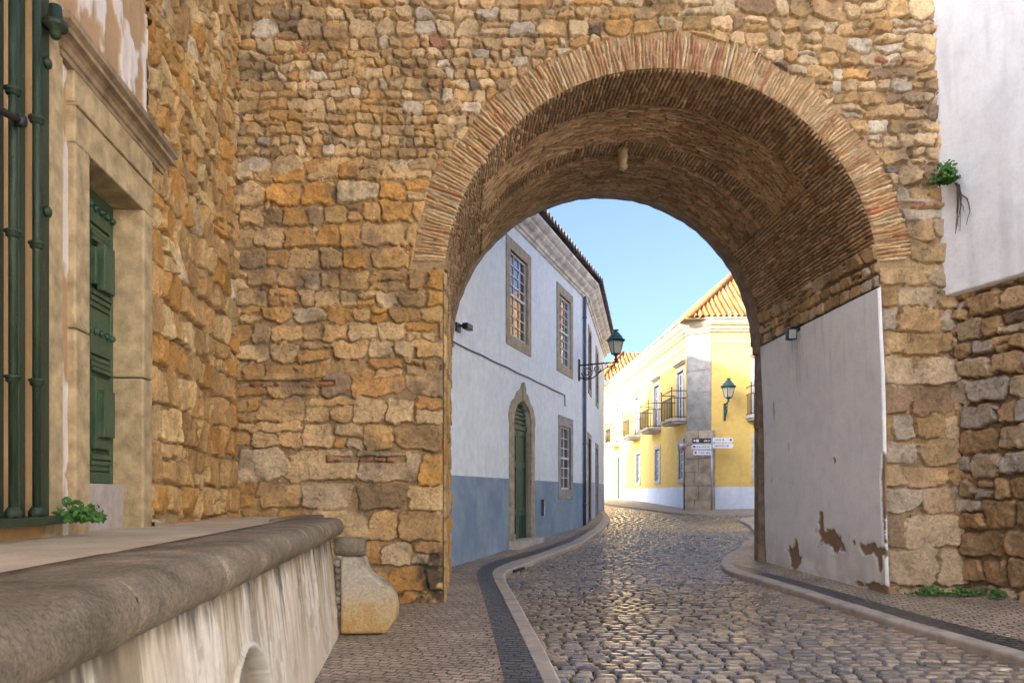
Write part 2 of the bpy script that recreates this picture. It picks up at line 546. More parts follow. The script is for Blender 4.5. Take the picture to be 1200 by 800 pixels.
# kerb lines in plan, metres
LK_OUT = np.array([(.95, 2.0), (.55, 5.0), (0.42, 6.33), (0.34, 7.55), (0.22, 9.14), (0.07, 11.05), (-0.06, 12.5), (-0.14, 13.67), (-.08, 14.4), (.18, 15.3), (0.75, 16.85), (1.75, 19.68), (2.79, 23.91), (3.65, 28.55), (4.04, 32.46), (4.05, 36.2), (3.3, 39.), (2.0, 43.)])
LK_IN = np.array([(.8, 2.0), (.4, 5.0), (0.27, 6.34), (0.18, 7.46), (0.05, 9.05), (-0.12, 11.08), (-0.27, 12.7), (-0.36, 13.9), (-.33, 14.8), (-0.10, 15.7), (0.54, 17.2), (1.54, 20.0), (2.58, 24.2), (3.42, 28.64), (3.80, 32.2), (3.80, 36.2), (3.05, 38.9), (1.8, 42.8)])
LB = np.array([(.5, 2.0), (.08, 5.0), (-0.06, 6.36), (-0.18, 8.09), (-0.41, 11.12), (-0.60, 13.2), (-0.66, 14.4), (-.6, 15.3), (-0.25, 16.4), (0.78, 18.75), (1.74, 21.74), (2.45, 24.6), (3.1, 27.5), (3.7, 32.2), (3.7, 36.2), (2.9, 38.8), (1.7, 42.7)])
RK_OUT = np.array([(5.3, 2.0), (4.85, 5.0), (4.59, 6.89), (4.32, 8.76), (4.16, 11.17), (3.92, 13.3), (3.86, 13.9), (4.03, 14.87), (4.53, 16.32), (5.94, 19.24), (6.86, 21.67), (7.55, 24.4), (7.95, 26.9), (8.3, 27.9), (9.4, 28.5)])
RK_IN = RK_OUT + np.array([(.2, 0), (.2, 0), (.2, 0), (.2, 0), (.2, 0), (.22, .0), (.24, .1), (.2, -.1), (.2, -.12), (.17, -.12), (.17, -.1), (.18, -.06), (.2, -.1), (.1, -.2), (.05, -.2)])


def dens(P, n=140):
    P = np.asarray(P, float)
    # smooth Catmull-Rom resample by y
    y = np.linspace(P[0, 1], P[-1, 1], n)
    x = np.interp(y, P[:, 1], P[:, 0])
    for _ in range(2):
        x[1:-1] = .25 * x[:-2] + .5 * x[1:-1] + .25 * x[2:]
    return np.stack([x, y], 1)


def loft(name, A, B, dz, mat, cross=3):
    A = np.asarray(A); B = np.asarray(B); mb = MB(); n = len(A)
    for i in range(n):
        for j in range(cross + 1):
            p = A[i] + (B[i] - A[i]) * j / cross
            mb.v.append((p[0], p[1], float(G(p[0], p[1])) + dz))
    c = cross + 1
    for i in range(n - 1):
        for j in range(cross):
            mb.f.append((i * c + j, i * c + j + 1, (i + 1) * c + j + 1, (i + 1) * c + j)); mb.m.append(0); mb.sm.append(True)
    return struct(mb.build(name, mat))


lk_o, lk_i, lb = dens(LK_OUT[:-1], 200), dens(LK_IN[:-1], 200), dens(LB[:-1], 200)
rk_o, rk_i = dens(RK_OUT, 160), dens(RK_IN, 160)


def kerb(name, O, I, drop=.13, seg=.95):
    """kerb stones with rounded road-side edge and open joints every metre or so; one strip of stone"""
    mb = MB(); n = len(O); L = 0.; last = 0.
    prof = lambda o, i, f: None
    cuts = [0]
    acc = 0
    for k in range(1, n):
        acc += np.hypot(*(O[k] - O[k - 1]))
        if acc > seg: cuts.append(k); acc = 0
    if cuts[-1] != n - 1: cuts.append(n - 1)
    for a, b in zip(cuts[:-1], cuts[1:]):
        jz = random.uniform(-.006, .006); jx = random.uniform(-.006, .006)
        ring = []
        for k in range(a, b + 1):
            o, i = O[k].copy(), I[k].copy()
            t = O[min(k + 1, n - 1)] - O[max(k - 1, 0)]; t = t / np.hypot(*t)
            if k == a: o = o + t * .005; i = i + t * .005
            if k == b: o = o - t * .005; i = i - t * .005
            w = i - o; w = w / np.hypot(*w)
            z = float(G(*o)) + jz; zi = float(G(*i)) + jz
            o = o + w * jx
            ring.append([(o[0], o[1], z - drop), (o[0], o[1], z - .028), (o[0] + w[0] * .008, o[1] + w[1] * .008, z - .008), (o[0] + w[0] * .03, o[1] + w[1] * .03, z + .004), (i[0], i[1], zi + .004), (i[0], i[1], zi - drop)])
        m = len(ring); vs = [p for r in ring for p in r]
        fs = [(q * 6 + j, q * 6 + (j + 1) % 6, (q + 1) * 6 + (j + 1) % 6, (q + 1) * 6 + j) for q in range(m - 1) for j in range(6)]
        fs += [tuple(range(6)), tuple((m - 1) * 6 + j for j in range(6))]
        mb.add(vs, fs)
    return struct(mb.build(name, M['kerb']))


kerb('kerb', lk_o, lk_i)
kerb('kerb', rk_o, rk_i)
loft('dark_pavement_band', lb + np.array([.0, 0]), lk_i, -.004, M['paveblack'])
ed = lb.copy(); ed[:, 0] -= .11
loft('pavement_edging', ed, lb, -.003, M['paveedge'])


def base_left(y):
    return np.interp(y, [2, 10.5, 15.05, 15.1, 25.9, 36.5, 43], [-3.6, -3.6, -2.6, -1.5, 2.2, 4.0, 1.0]) - .12


pl = ed.copy(); pl[:, 0] = np.minimum(base_left(ed[:, 1]), ed[:, 0] - .02)
loft('left_pavement', pl, ed, -.005, M['pave'], 6)
# right pavement: dark band beside the kerb, then buff setts to the walls
rb = rk_i.copy(); rb[:, 0] += np.interp(rk_i[:, 1], [5, 8, 12, 14, 15], [.38, .36, .34, .3, .0])
loft('dark_pavement_band', rk_i, rb + np.array([.001, 0]), -.004, M['paveblack'])
rp = rb.copy(); rp[:, 0] = np.maximum(rp[:, 0] + .1, np.interp(rb[:, 1], [5, 15, 17, 40], [12, 12, 14, 16]))
loft('right_pavement', rb, rp, -.005, M['pave'], 8)
# pavement in front of the yellow house
YK = np.array([(4.2, 58.), (4.5, 50.), (4.76, 42.87), (5.66, 38.2), (6.31, 34.4), (6.8, 31.8), (7.4, 30.7), (8.4, 30.2), (16., 30.1)])
mb = MB(); vs = []
YB = np.array([(9.0, 58.), (8.8, 50.), (8.6, 42.87), (8.8, 38.2), (8.8, 36), (9, 35.4), (9.5, 35.2), (9.8, 35), (16., 35)])
for a, b in zip(YK, YB):
    for j in range(5):
        p = a + (b - a) * j / 4; mb.v.append((p[0], p[1], float(G(*p)) - .01))
for i in range(len(YK) - 1):
    for j in range(4):
        mb.f.append((i * 5 + j, i * 5 + j + 1, i * 5 + j + 6, i * 5 + j + 5)); mb.m.append(0); mb.sm.append(True)
struct(mb.build('far_pavement', M['pave']))
mb = MB()
mb.sweep([(p[0], p[1], float(G(*p))) for p in YK], [(.0, -.15), (0, .0), (-.18, .0), (-.18, -.15)], side=-1 if False else 1, closed_prof=True)
struct(mb.build('kerb', M['kerb']))

# storm drain mouth in the left kerb, where it turns
p0_, p1_ = np.array((-.02, 14.62)), np.array((.27, 15.5)); dfr = Fr(p0_, p1_)
sg_ = 1 if dfr.n[0] > 0 else -1
mb = MB(); zd = float(G(0, 15))
mb.fbox(dfr, .1, dfr.L - .15, -.05 * sg_, .035 * sg_, zd - .115, zd - .03)
tag(mb.build('storm_drain', M['dark']), 'dark storm drain mouth in the pale kerb by the white house corner', 'drain')

# road of domed setts, one height field
ys = [4.6]
while ys[-1] < 62: ys.append(ys[-1] + .0155 * (ys[-1] / 8) ** 1.15)
F = Field(np.arange(-.75, 9.6, .0135), np.array(ys), base=(.022, .018, .014), warp=.014, wl=.25, wob=.03)
cobpal = [(4, (.22, .18, .132)), (2.5, (.15, .128, .105)), (3, (.29, .24, .17)), (.9, (.085, .076, .068)), (1.4, (.34, .27, .18))]
# let the rows of setts arch and slant across the carriageway
F.WV = F.WV + .10 * (F.U - 2.2) * np.interp(F.V, [5, 14, 24], [.6, 1.6, 3.5]) - .02 * (F.U - 2.2) ** 2
F.wm += .9
v = 3.2
while v < 66:
    ch = random.uniform(.130, .155); u = -.9 - random.random() * .1
    xa = -.9; xb = 9.7
    if v < 26: xb = min(9.7, 6.9 + max(0, (v - 18) * .4))
    if v > 38: xa = -.9; xb = 8
    while u < xb:
        w = random.uniform(.14, .24)
        # the warp is large, so stamp around the place the warp sends the stone to
        k = np.interp(v, [5, 14, 24], [.6, 1.6, 3.5])
        cv0 = v + ch / 2
        shift = .10 * (u - 2.2) * k - .02 * (u - 2.2) ** 2
        R = .22
        i0, i1 = np.searchsorted(F.u, (u - .08, u + w + .08)); j0, j1 = np.searchsorted(F.v, (cv0 - shift - R - .02 * v * .5, cv0 - shift + R + .02 * v * .5))
        if i1 > i0 and j1 > j0:
            sl = (slice(j0, j1), slice(i0, i1))
            a, b = w / 2 - .011, ch / 2 - .015
            du = F.WU[sl] - (u + w / 2); dv = F.WV[sl] - cv0
            p = random.uniform(5, 9)
            f = (np.abs(du / a) ** p + np.abs(dv / b) ** p) ** (1 / p); sd = (1 - f) * min(a, b)
            sd = sd + .009 * F.n1[sl] * (sd > -.01); t = np.clip(sd / (b * .26), 0, 1); prof = np.sqrt(np.maximum(0, 1 - (1 - t) ** 2))
            h = prof * (random.uniform(.034, .046) + random.uniform(-.05, .05) * du + random.uniform(-.08, .03) * dv + .005 * F.n2[sl])
            up = (sd > 0) & (h > F.h[sl]); F.h[sl] = np.where(up, h, F.h[sl])
            c = np.array(pick(cobpal)); F.c[sl] = np.where(up[..., None], c * (1 + .3 * F.n2[sl][..., None]), F.c[sl])
        u += w
    v += ch
# wheel-worn light patches of bedding sand and dusty gutters
sand = np.clip((fbm(F.U / .9, F.V / 1.6, 77, 4) - .60) * 9, 0, 1)[..., None] * .5
F.c = F.c * (1 - sand) + np.array((.27, .22, .16)) * sand
xl = np.interp(F.V, lk_o[:, 1], lk_o[:, 0]); xr = np.interp(F.V, rk_o[:, 1], rk_o[:, 0])
xr = np.where(F.V > 28.3, 99, xr); xl = np.where(F.V > 41, -99, xl)
gut = np.maximum(np.exp(-np.abs(F.U - xl) / .28), np.where(F.V < 14, np.exp(-np.abs(F.U - xr) / .5), 0)) * np.clip((fbm(F.U / .5, F.V / .9, 78, 4) - .36) * 4, 0, 1)
gut = np.clip(gut, 0, .85)[..., None]; F.c = F.c * (1 - gut) + np.array((.30, .225, .15)) * gut
F.h = F.h * (1 - .55 * gut[..., 0]) + .014 * gut[..., 0]
mask = (F.U > xl - .12) & (F.U < xr + .12)
Z0 = lambda U, V, H: (U, V, G(U, V) - .115 + H + (fbm(U / 1.7, V / 1.7, 5, 3) - .5) * .035)
struct(F.mesh('road', Z0, M['cobble'], None, mask))

# ------------------------------------------------------------------ the stone gateway
Y0, LT, SK = 10.8, 4.24, -.062           # front plane, tunnel length, skew of the tunnel
CX, RAD, SPR = 2.1, 3.06, 4.44           # arch centre, radius, springing height
XL, XR = CX - RAD, CX + RAD
gate = thing('stone_gateway', (CX, Y0, float(G(CX, Y0)) - .1), 'ochre rubble stone city gateway with a wide round brick arch over the cobbled road', 'gateway')
PAL_L = [(5, (.53, .335, .135)), (4, (.58, .40, .19)), (3, (.52, .285, .085)), (1.5, (.42, .26, .11)), (.8, (.52, .39, .23)), (.4, (.33, .225, .12))]
PAL_U = [(5, (.52, .345, .16)), (4, (.58, .42, .225)), (2, (.49, .29, .11)), (1.6, (.56, .47, .33)), (1.0, (.37, .25, .13)), (.12, (.34, .15, .08)), (.1, (.18, .14, .11))]
PAL_R = [(3, (.45, .305, .15)), (4, (.49, .37, .22)), (2, (.39, .25, .11)), (1.5, (.46, .38, .27)), (1, (.29, .195, .11))]


def front_x(u, z):
    # the right edge of the pier leans a little: batter at the foot
    return u


du = .0118
F = Field(np.arange(-4.05, 6.95, du), np.arange(-.25, 9.75, du), base=(.37, .25, .125), warp=.05, wl=.16, wob=.05)
rr = np.hypot(F.U - CX, F.V - SPR)
inside = ((rr < RAD + .0) & (F.V >= SPR)) | ((F.U > XL) & (F.U < XR + .12 * np.clip((SPR - F.V) / SPR, 0, 1)) & (F.V < SPR))
rng_out = RAD + .45 + .10 * (vnoise(F.U / .35, F.V / .35, 9) - .5)
ang = np.arctan2(F.V - SPR, F.U - CX)
A = np.where((F.V > SPR + .25) , rr - rng_out, 9.)
A = np.minimum(A, np.where(F.V < SPR + .3, np.maximum(XL + .012 - F.U, F.U - (XR + .0 + .12 * np.clip((SPR - F.V) / SPR, 0, 1))), 9.))
A = np.minimum(A, np.where(F.V >= SPR, rr - RAD + .01, 9.))
F.A = A
hl = lambda z: float(np.interp(z, [0, 1.2, 3.0, 3.2, 5.8, 6.2, 7.6, 8.0, 8.6, 9.5], [.44, .40, .33, .30, .29, .17, .155, .24, .26, .22]))
lay(F, -4.1, XL, -.25, 3.0, hl, (1.0, 2.2), PAL_L, (5, 11), (.004, .014), (.036, .078), (.006, .016), .16, .12, 160, (.02, .05), .04, .45)
lay(F, -4.1, XL + .1, 3.12, 6.0, hl, (.8, 2.0), PAL_L, (4, 9), (.004, .016), (.034, .076), (.006, .016), .24, .14, 420, (.02, .055), .05, .45)
lay(F, -4.1, CX, 6.0, 9.8, hl, (.7, 2.0), PAL_U, (2.8, 7), (.004, .014), (.034, .076), (.006, .016), .16, .14, 1400, (.018, .045), .10, .45)
hr = lambda z: float(np.interp(z, [0, 2.8, 5.3, 6.2, 7.6, 8.0, 8.6, 9.5], [.42, .36, .33, .2, .2, .25, .30, .22]))
lay(F, XR, 7.0, -.25, 5.6, hr, (.9, 2.3), PAL_R, (5, 10), (.004, .016), (.030, .070), (.006, .016), .2, .14, 220, (.02, .055), .04, .45)
lay(F, CX, 7.0, 5.6, 9.8, hr, (.7, 1.9), PAL_R + PAL_U, (2.8, 7), (.004, .016), (.03, .065), (.010, .026), .16, .14, 1000, (.018, .05), .10, .45)
# the levelling courses of thin red tile in the left pier
for (zz, a0, a1, dn) in ((3.06, -3.9, -2.5, 1.), (2.0, -2.6, -1.5, .35), (5.55, 5.4, 6.1, .4), (7.62, 4.0, 5.6, .3)):
    u = a0
    zone = (np.abs(F.V - zz) < .048 + .012 * F.n2 * 2) & (F.U > a0 - .02) & (F.U < a1 + .02)
    if dn > .34: F.h = np.where(zone, 0, F.h); F.c = np.where(zone[..., None], np.array((.37, .25, .125)), F.c)
    while u < a1:
        w = random.uniform(.12, .24)
        if random.random() < max(.55, dn): F.stamp(u + w / 2, zz, w / 2 - .006, random.uniform(.028, .036), 0, 6, random.uniform(.065, .08), .010, pick([(1.4, (.36, .15, .08)), (1, (.42, .22, .11)), (1.6, (.46, .29, .15))]))
        u += w
# dark damp and soot: foot of the left quoin, scattered lichen
damp = np.clip(1 - np.hypot((F.U - XL + .1) / .38, (F.V - .35) / .55), 0, 1) * np.clip((fbm(F.U / .12, F.V / .12, 3, 3) - .3) * 4, 0, 1)
lich = np.clip((fbm(F.U / .5, F.V / .5, 21, 5) - .62) * 6, 0, .55)
dirtc = np.array((.09, .065, .045))
w = np.clip(damp * 2.4, 0, .92)[..., None]; F.c = F.c * (1 - w) + dirtc * w
w = lich[..., None]; F.c = F.c * (1 - w) + np.array((.20, .15, .095)) * w
warmgrey = np.clip((fbm(F.U / 1.6, F.V / 1.6, 33, 3) - .45) * 3, 0, .4)[..., None]
F.c = F.c * (1 - warmgrey * .35) + F.c.mean(-1, keepdims=True) * np.array((1.12, 1., .85)) * warmgrey * .35
bare = F.h <= 0
F.h += .014 * F.n2 + .010 * F.n1 + np.where(bare, -.008 + .05 * F.n2, 0)
edge = np.clip(np.minimum(np.where(F.V >= SPR, rr - RAD, 9), np.where(F.V < SPR, np.maximum(XL - F.U, F.U - XR - .12 * np.clip((SPR - F.V) / SPR, 0, 1)), 9)) / .05, 0, 1)
F.h = np.where(edge < 1, F.h * np.sqrt(edge), F.h)
ringzone = (rr < rng_out + .01) & (F.V > SPR + .25)
F.h = np.where(ringzone, -.03, F.h)
m = ~inside
F.mesh('stone_face', lambda U, V, H: (U, Y0 - H, V), M['stone'], gate, m)

# brick ring: polar field, u = angle, v = radius
na = int(PI * 3.3 / .0095)
F = Field(np.linspace(math.radians(3), math.radians(177), na) * 3.3, np.arange(RAD, RAD + .64, .0135), base=(.36, .25, .135), warp=.012, wl=.15, wob=.010)
bp = [(4, (.47, .31, .155)), (4, (.53, .38, .21)), (1.3, (.43, .245, .125)), (.9, (.40, .17, .09)), (1.8, (.56, .44, .27))]
u = math.radians(6) * 3.3
F.A = np.minimum(F.V - RAD + .015, 9)
while u < math.radians(174) * 3.3:
    w = random.uniform(.042, .058)
    redz = random.random()
    pal = bp
    top = RAD + random.uniform(.38, .56)
    if random.random() < .35:
        q = RAD + random.uniform(.18, .32)
        segs = [(RAD - .02, q), (q, top)]
    else: segs = [(RAD - .02, top)]
    for (a0, a1) in segs:
        F.stamp(u + w / 2, (a0 + a1) / 2, w / 2 - random.uniform(.006, .012), (a1 - a0) / 2 - .006, random.uniform(-.025, .025), random.uniform(5, 9), random.uniform(.022, .06), .010, pick(pal), (0, random.uniform(-.05, .05)), .6, chip=.22)
    u += w
F.h += .006 * F.n2 + .008 * F.n1
e = np.clip((F.V - RAD) / .02, 0, 1); F.h = F.h * np.sqrt(e)
e = np.clip((RAD + .64 - F.V) / .06, 0, 1); F.h = F.h * e - .015 * (1 - e)
F.mesh('brick_ring', lambda U, V, H: (CX + V * np.cos(U / 3.3), Y0 - H, SPR + V * np.sin(U / 3.3)), M['brick'], gate, flip=True)

# vault: u along the tunnel, v along the arc
arc = PI * RAD
F = Field(np.arange(0, LT + .01, .0125), np.arange(-.0, arc + .01, .0125), base=(.20, .135, .075), warp=.006, wl=.5, wob=.02)
vp = [(3, (.46, .31, .17)), (3, (.51, .37, .22)), (2, (.40, .245, .13)), (.4, (.37, .18, .10))]


def bricks(u0, u1, v0, v1, along_u, pal=vp, jit=.012):
    if along_u:
        v = v0
        while v < v1 - .01:
            t = random.uniform(.052, .068); u = u0 - random.uniform(0, .2)
            while u < u1:
                L = random.uniform(.22, .34); a0, a1 = max(u, u0), min(u + L, u1)
                if a1 - a0 > .05:
                    F.stamp((a0 + a1) / 2, v + t / 2, (a1 - a0) / 2 - .006, t / 2 - random.uniform(.008, .013), random.uniform(-.02, .02), 6, random.uniform(.020, .034), .008, pick(pal), (0, 0), .4, chip=.06)
                u += L
            v += t
    else:
        u = u0
        while u < u1 - .01:
            t = random.uniform(.052, .068); v = v0 - random.uniform(0, .2)
            while v < v1:
                L = random.uniform(.22, .34); a0, a1 = max(v, v0), min(v + L, v1)
                if a1 - a0 > .05:
                    F.stamp(u + t / 2, (a0 + a1) / 2, t / 2 - random.uniform(.008, .013), (a1 - a0) / 2 - .006, random.uniform(-.02, .02), 6, random.uniform(.020, .034), .008, pick(pal), (0, 0), .4, chip=.06)
                v += L
            u += t


hv = .62 * RAD          # haunch height along the arc
bricks(0, 1.0, .42, arc - .42, True)
bricks(1.0, LT, .42, hv, True)
bricks(1.0, LT, arc - hv, arc - .42, True)
bricks(1.0, 2.25, hv, arc - hv, False)
bricks(2.25, 2.75, hv, arc - hv, True)
bricks(2.75, LT, hv, arc - hv, False)
lay(F, 0, LT, -.02, .40, lambda z: .2, (1., 2.4), PAL_R, (3, 5), (.008, .02), (.02, .05), (.015, .03), .2, .08, 20)
lay(F, 0, LT, arc - .4, arc + .1, lambda z: .2, (1., 2.4), PAL_R, (3, 5), (.008, .02), (.02, .05), (.015, .03), .2, .08, 20)
ho = np.clip((fbm(F.U / .9, F.V / .9, 41, 5) - .5) * 5, 0, .6)[..., None]
F.c = F.c * (1 - ho) + F.c * np.array((.64, .62, .60)) * ho
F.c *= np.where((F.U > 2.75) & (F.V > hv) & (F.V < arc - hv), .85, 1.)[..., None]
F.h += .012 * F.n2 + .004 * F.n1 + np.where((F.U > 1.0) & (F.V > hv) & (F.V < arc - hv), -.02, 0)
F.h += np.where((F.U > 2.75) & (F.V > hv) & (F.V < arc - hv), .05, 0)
e = np.clip(F.U / .04, 0, 1); F.h *= e
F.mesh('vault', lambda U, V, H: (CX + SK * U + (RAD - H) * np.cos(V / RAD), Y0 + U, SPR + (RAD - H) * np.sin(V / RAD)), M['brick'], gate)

# left jamb of the tunnel (stone), right jamb (stone below a plaster lining)
F = Field(np.arange(0, LT + .01, .03), np.arange(-.25, SPR + .01, .03), base=(.40, .28, .15), warp=.03, wl=.2, wob=.03)
F.A = F.U + .012
lay(F, 0, LT, -.25, SPR, lambda z: .36, (1, 2), PAL_L, (3, 6), (.008, .02), (.02, .05), (.02, .04))
F.h *= np.sqrt(np.clip(F.U / .05, 0, 1))
F.mesh('jamb', lambda U, V, H: (XL + SK * U + H, Y0 + U, V), M['stone'], gate)
batt = lambda z: .12 * np.clip((SPR - z) / SPR, 0, 1.1)
F = Field(np.arange(0, LT + .01, .05), np.arange(-.25, SPR + .01, .05), base=(.40, .30, .18))
F.mesh('jamb', lambda U, V, H: (XR + SK * U + batt(V), Y0 + U, V), M['stone'], gate, flip=True)
# plaster lining with fallen patches
F = Field(np.arange(-.03, LT + .001, .012), np.arange(-.1, SPR - .02, .012), base=(.84, .86, .85), warp=0, wob=0)
pn = fbm(F.U / .16, F.V / .16, 61, 4) - .5
rag = fbm(F.U / .3, F.V / .3, 64, 4) - .5
gz = np.interp(F.U, [0, LT], [float(G(XR, Y0)), float(G(XR, Y0 + LT))])
V2 = F.V - gz


def blob(u, v, ru, rv, k=.8):
    return 1 - np.hypot((F.U - u) / ru, (V2 - v) / rv) + pn * k * 2


bl = np.maximum.reduce([blob(1.45, .62, .48, .18), blob(1.86, .78, .12, .26), blob(.32, .60, .3, .12), blob(.12, .42, .08, .16), blob(2.95, .26, .22, .24), blob(.3, .03, .5, .1), blob(.72, 0.05, .2, .06), blob(0, 1.4, .05, .8, .6), blob(3.72, 2.9, .045, .2, .6), blob(3.1, 2.2, .03, .08), blob(1.4, 1.9, .06, .06), blob(3.9, 1.6, .03, .06)])
bl = bl + .5 * (fbm(F.U / .05, F.V / .05, 68, 4) - .5); hole = np.clip(bl * 5, 0, 1)
brown = np.array((.30, .21, .13))[None, None] * (1 + .7 * rag[..., None])
grey = np.clip((fbm(F.U / 1.1, F.V / .9, 65, 5) - .45) * 3, 0, 1)[..., None]
F.c = F.c * (1 - .09 * grey) * (1 + .05 * pn[..., None])
streak = np.clip((fbm(F.U / .09, F.V / 1.2, 66, 4) - .60) * 5, 0, 1) * np.clip((F.V - 1.5) / 3, 0.1, 1)
F.c = F.c * (1 - .15 * streak[..., None])
rust = np.clip(1 - np.hypot((F.U - 2.55) / .22, (F.V - 3.9) / .75), 0, 1) * np.clip((fbm(F.U / .05, F.V / .5, 67, 3) - .35) * 3, 0, 1)
F.c = F.c * (1 - .5 * rust[..., None]) + np.array((.24, .17, .12)) * .5 * rust[..., None]
low = np.clip(1 - V2 / .7, 0, 1) * np.clip((rag + .22) * 3.2, 0, 1)
F.c = F.c * (1 - .5 * low[..., None]) + np.array((.42, .36, .29)) * .5 * low[..., None]
F.c = F.c * (1 - hole[..., None]) + brown * hole[..., None]
F.h = .045 - .028 * hole + .010 * rag + .004 * pn
F.h = np.where(F.V > SPR - .045, 0, F.h)
F.h = np.where(F.U < -.02, .0, F.h)
F.mesh('plaster_lining', lambda U, V, H: (XR + SK * U + batt(V) - H - .012 * np.sin(V * 1.7), Y0 - .045 + U, V), M['plastervc'], gate, flip=True)

# back ring of dressed stone at the far mouth, and the masonry body
fb = Fr((CX + SK * LT, Y0 + LT), (CX + SK * LT + 1, Y0 + LT))
mb = MB(); cb = -.05
inn = []; out = []
for k in range(0, 61):
    a = PI * k / 60; r = RAD - .10 + .008 * math.sin(k * 2.7) + .006 * math.sin(k * 7.1)
    inn.append((cb + r * math.cos(a), SPR + r * math.sin(a))); out.append((cb + (RAD + .35) * math.cos(a), SPR + (RAD + .35) * math.sin(a)))
mb.ringprism(fb, out, inn, -.28, .001)
mb.fbox(fb, RAD - .07, RAD + .35, -.28, .001, -.1, SPR + .001)
mb.fbox(fb, RAD - .15, RAD - .03, -.16, .04, SPR - .18, SPR + .04)
mb.fbox(fb, RAD - .12, RAD - .03, -.16, .04, SPR - 1.62, SPR - 1.45)
mb.build('back_ring', m_plain('dark_edge_stone', (.25, .19, .13), .9, .45, 5, .012, .25, 0, 40), gate, .02)
# thick body: two piers and the mass over the vault
mb = MB(); N = 40
xl, xr = -9.0, 11.0
for y, off in ((Y0 + .08, 0), (Y0 + LT + .3, SK * LT)):
    ap = [(XL + off - .1, -.3)] + [(CX + off - (RAD + .1) * math.cos(PI * k / N), SPR + (RAD + .1) * math.sin(PI * k / N)) for k in range(N + 1)] + [(XR + off + .16, -.3)]
    op = [(xl, -.3)] + [(xl + (xr - xl) * k / N, 9.7) for k in range(N + 1)] + [(xr, -.3)]
    mb.v += [(p[0], y, p[1]) for p in ap] + [(p[0], y, p[1]) for p in op]
n = N + 3
for q in range(2):
    for i in range(n - 1):
        mb.f.append((q * 2 * n + i, q * 2 * n + i + 1, q * 2 * n + n + i + 1, q * 2 * n + n + i)); mb.m.append(0); mb.sm.append(False)
for i in range(n - 1):
    mb.f.append((n + i, n + i + 1, 3 * n + i + 1, 3 * n + i)); mb.m.append(0); mb.sm.append(False)
    mb.f.append((i, i + 1, 2 * n + i + 1, 2 * n + i)); mb.m.append(0); mb.sm.append(False)
mb.build('masonry_core', m_plain('core_masonry', (.34, .25, .15), .9, .3, 3, .02), gate)

# carved boss hanging from the crown of the vault
bx, by, bz = CX + SK * 2.9, Y0 + 2.5, SPR + RAD - .04
mb = MB(); mb.lathe((bx, by, bz - .34), [(.03, 0), (.075, .02), (.085, .07), (.06, .12), (.08, .16), (.095, .24), (.08, .28), (.11, .36)], 12)
tag(mb.build('carved_boss', M['limestone']), 'small carved stone boss hanging from the crown of the brick vault', 'stone boss')

# ------------------------------------------------------------------ wall on the right, oblique
WX0, WY0 = 6.30, 10.86
wr = Fr((WX0, WY0), (WX0 + .333 * 8, WY0 - 8))
rwall = thing('garden_wall', (WX0 + .7, WY0 - 2, float(G(7, 9)) - .1), 'tall side wall, white plaster above a rough stone foot, right of the arch', 'wall')
lean = lambda z: -.035 * np.clip(z - .6, 0, 9) + .05 * np.clip(.9 - z, 0, 1)
F = Field(np.arange(-.35, 6.0, .017), np.arange(-.2, 9.6, .017), base=(.21, .14, .08), warp=.05, wl=.2, wob=.05)
pe = 4.28 + 0 * F.U
PAL_W = [(3, (.40, .27, .14)), (3, (.42, .33, .21)), (3, (.33, .21, .10)), (1.5, (.38, .33, .26)), (1, (.2, .15, .1))]
lay(F, -.35, 6.1, -.2, 4.6, lambda z: float(np.interp(z, [0, 1, 4.5], [.42, .36, .27])), (.8, 2.0), PAL_W, (4, 8), (.006, .02), (.045, .09), (.008, .02), .12, .16, 250, (.03, .07), .06, .45)
F.h += .02 * F.n2 + .008 * F.n1
F.h = np.where(F.V > pe, -.05, F.h)
mapw = lambda U, V, H: (wr.p[0] + wr.d[0] * U - wr.n[0] * (-H) * -1 + lean(V) * 1.0, wr.p[1] + wr.d[1] * U - wr.n[1] * (-H) * -1, V)
sgn = -1 if wr.n[0] > 0 else 1


def mapw(U, V, H):
    return (wr.p[0] + wr.d[0] * U + sgn * wr.n[0] * H + lean(V), wr.p[1] + wr.d[1] * U + sgn * wr.n[1] * H, V)


F.mesh('stone_foot', mapw, M['stone'], rwall, F.V < 4.4, flip=True)
F = Field(np.arange(-.35, 6.0, .03), np.arange(4.26, 9.7, .03), base=(.76, .785, .79), warp=0, wob=0)
n = fbm(F.U / .5, F.V / .5, 71, 5); st = fbm(F.U / .12, F.V / 1.5, 72, 5)
F.c = F.c * (1 - .08 * np.clip((n - .45) * 4, 0, 1)[..., None]) * (1 - .13 * np.clip((st - .55) * 4, 0, 1)[..., None])
ed_ = np.clip(1 - (F.U + .2) / .35, 0, 1) * np.clip((fbm(F.U / .08, F.V / .3, 73, 3) - .45) * 4, 0, 1)
F.c = F.c * (1 - .4 * ed_[..., None])
F.h = .13 + .02 * (n - .5) + .008 * (fbm(F.U / .06, F.V / .06, 74, 3) - .5)
F.h = np.where(F.V < 4.275, -.05, F.h)
F.mesh('plaster_face', mapw, M['plastervc'], rwall, flip=True)
mb = MB(); mb.fbox(wr, -.2, 6.0, .06 * -sgn, 1.2 * -sgn, -.3, 9.6); mb.build('wall_core', M['white'], rwall)

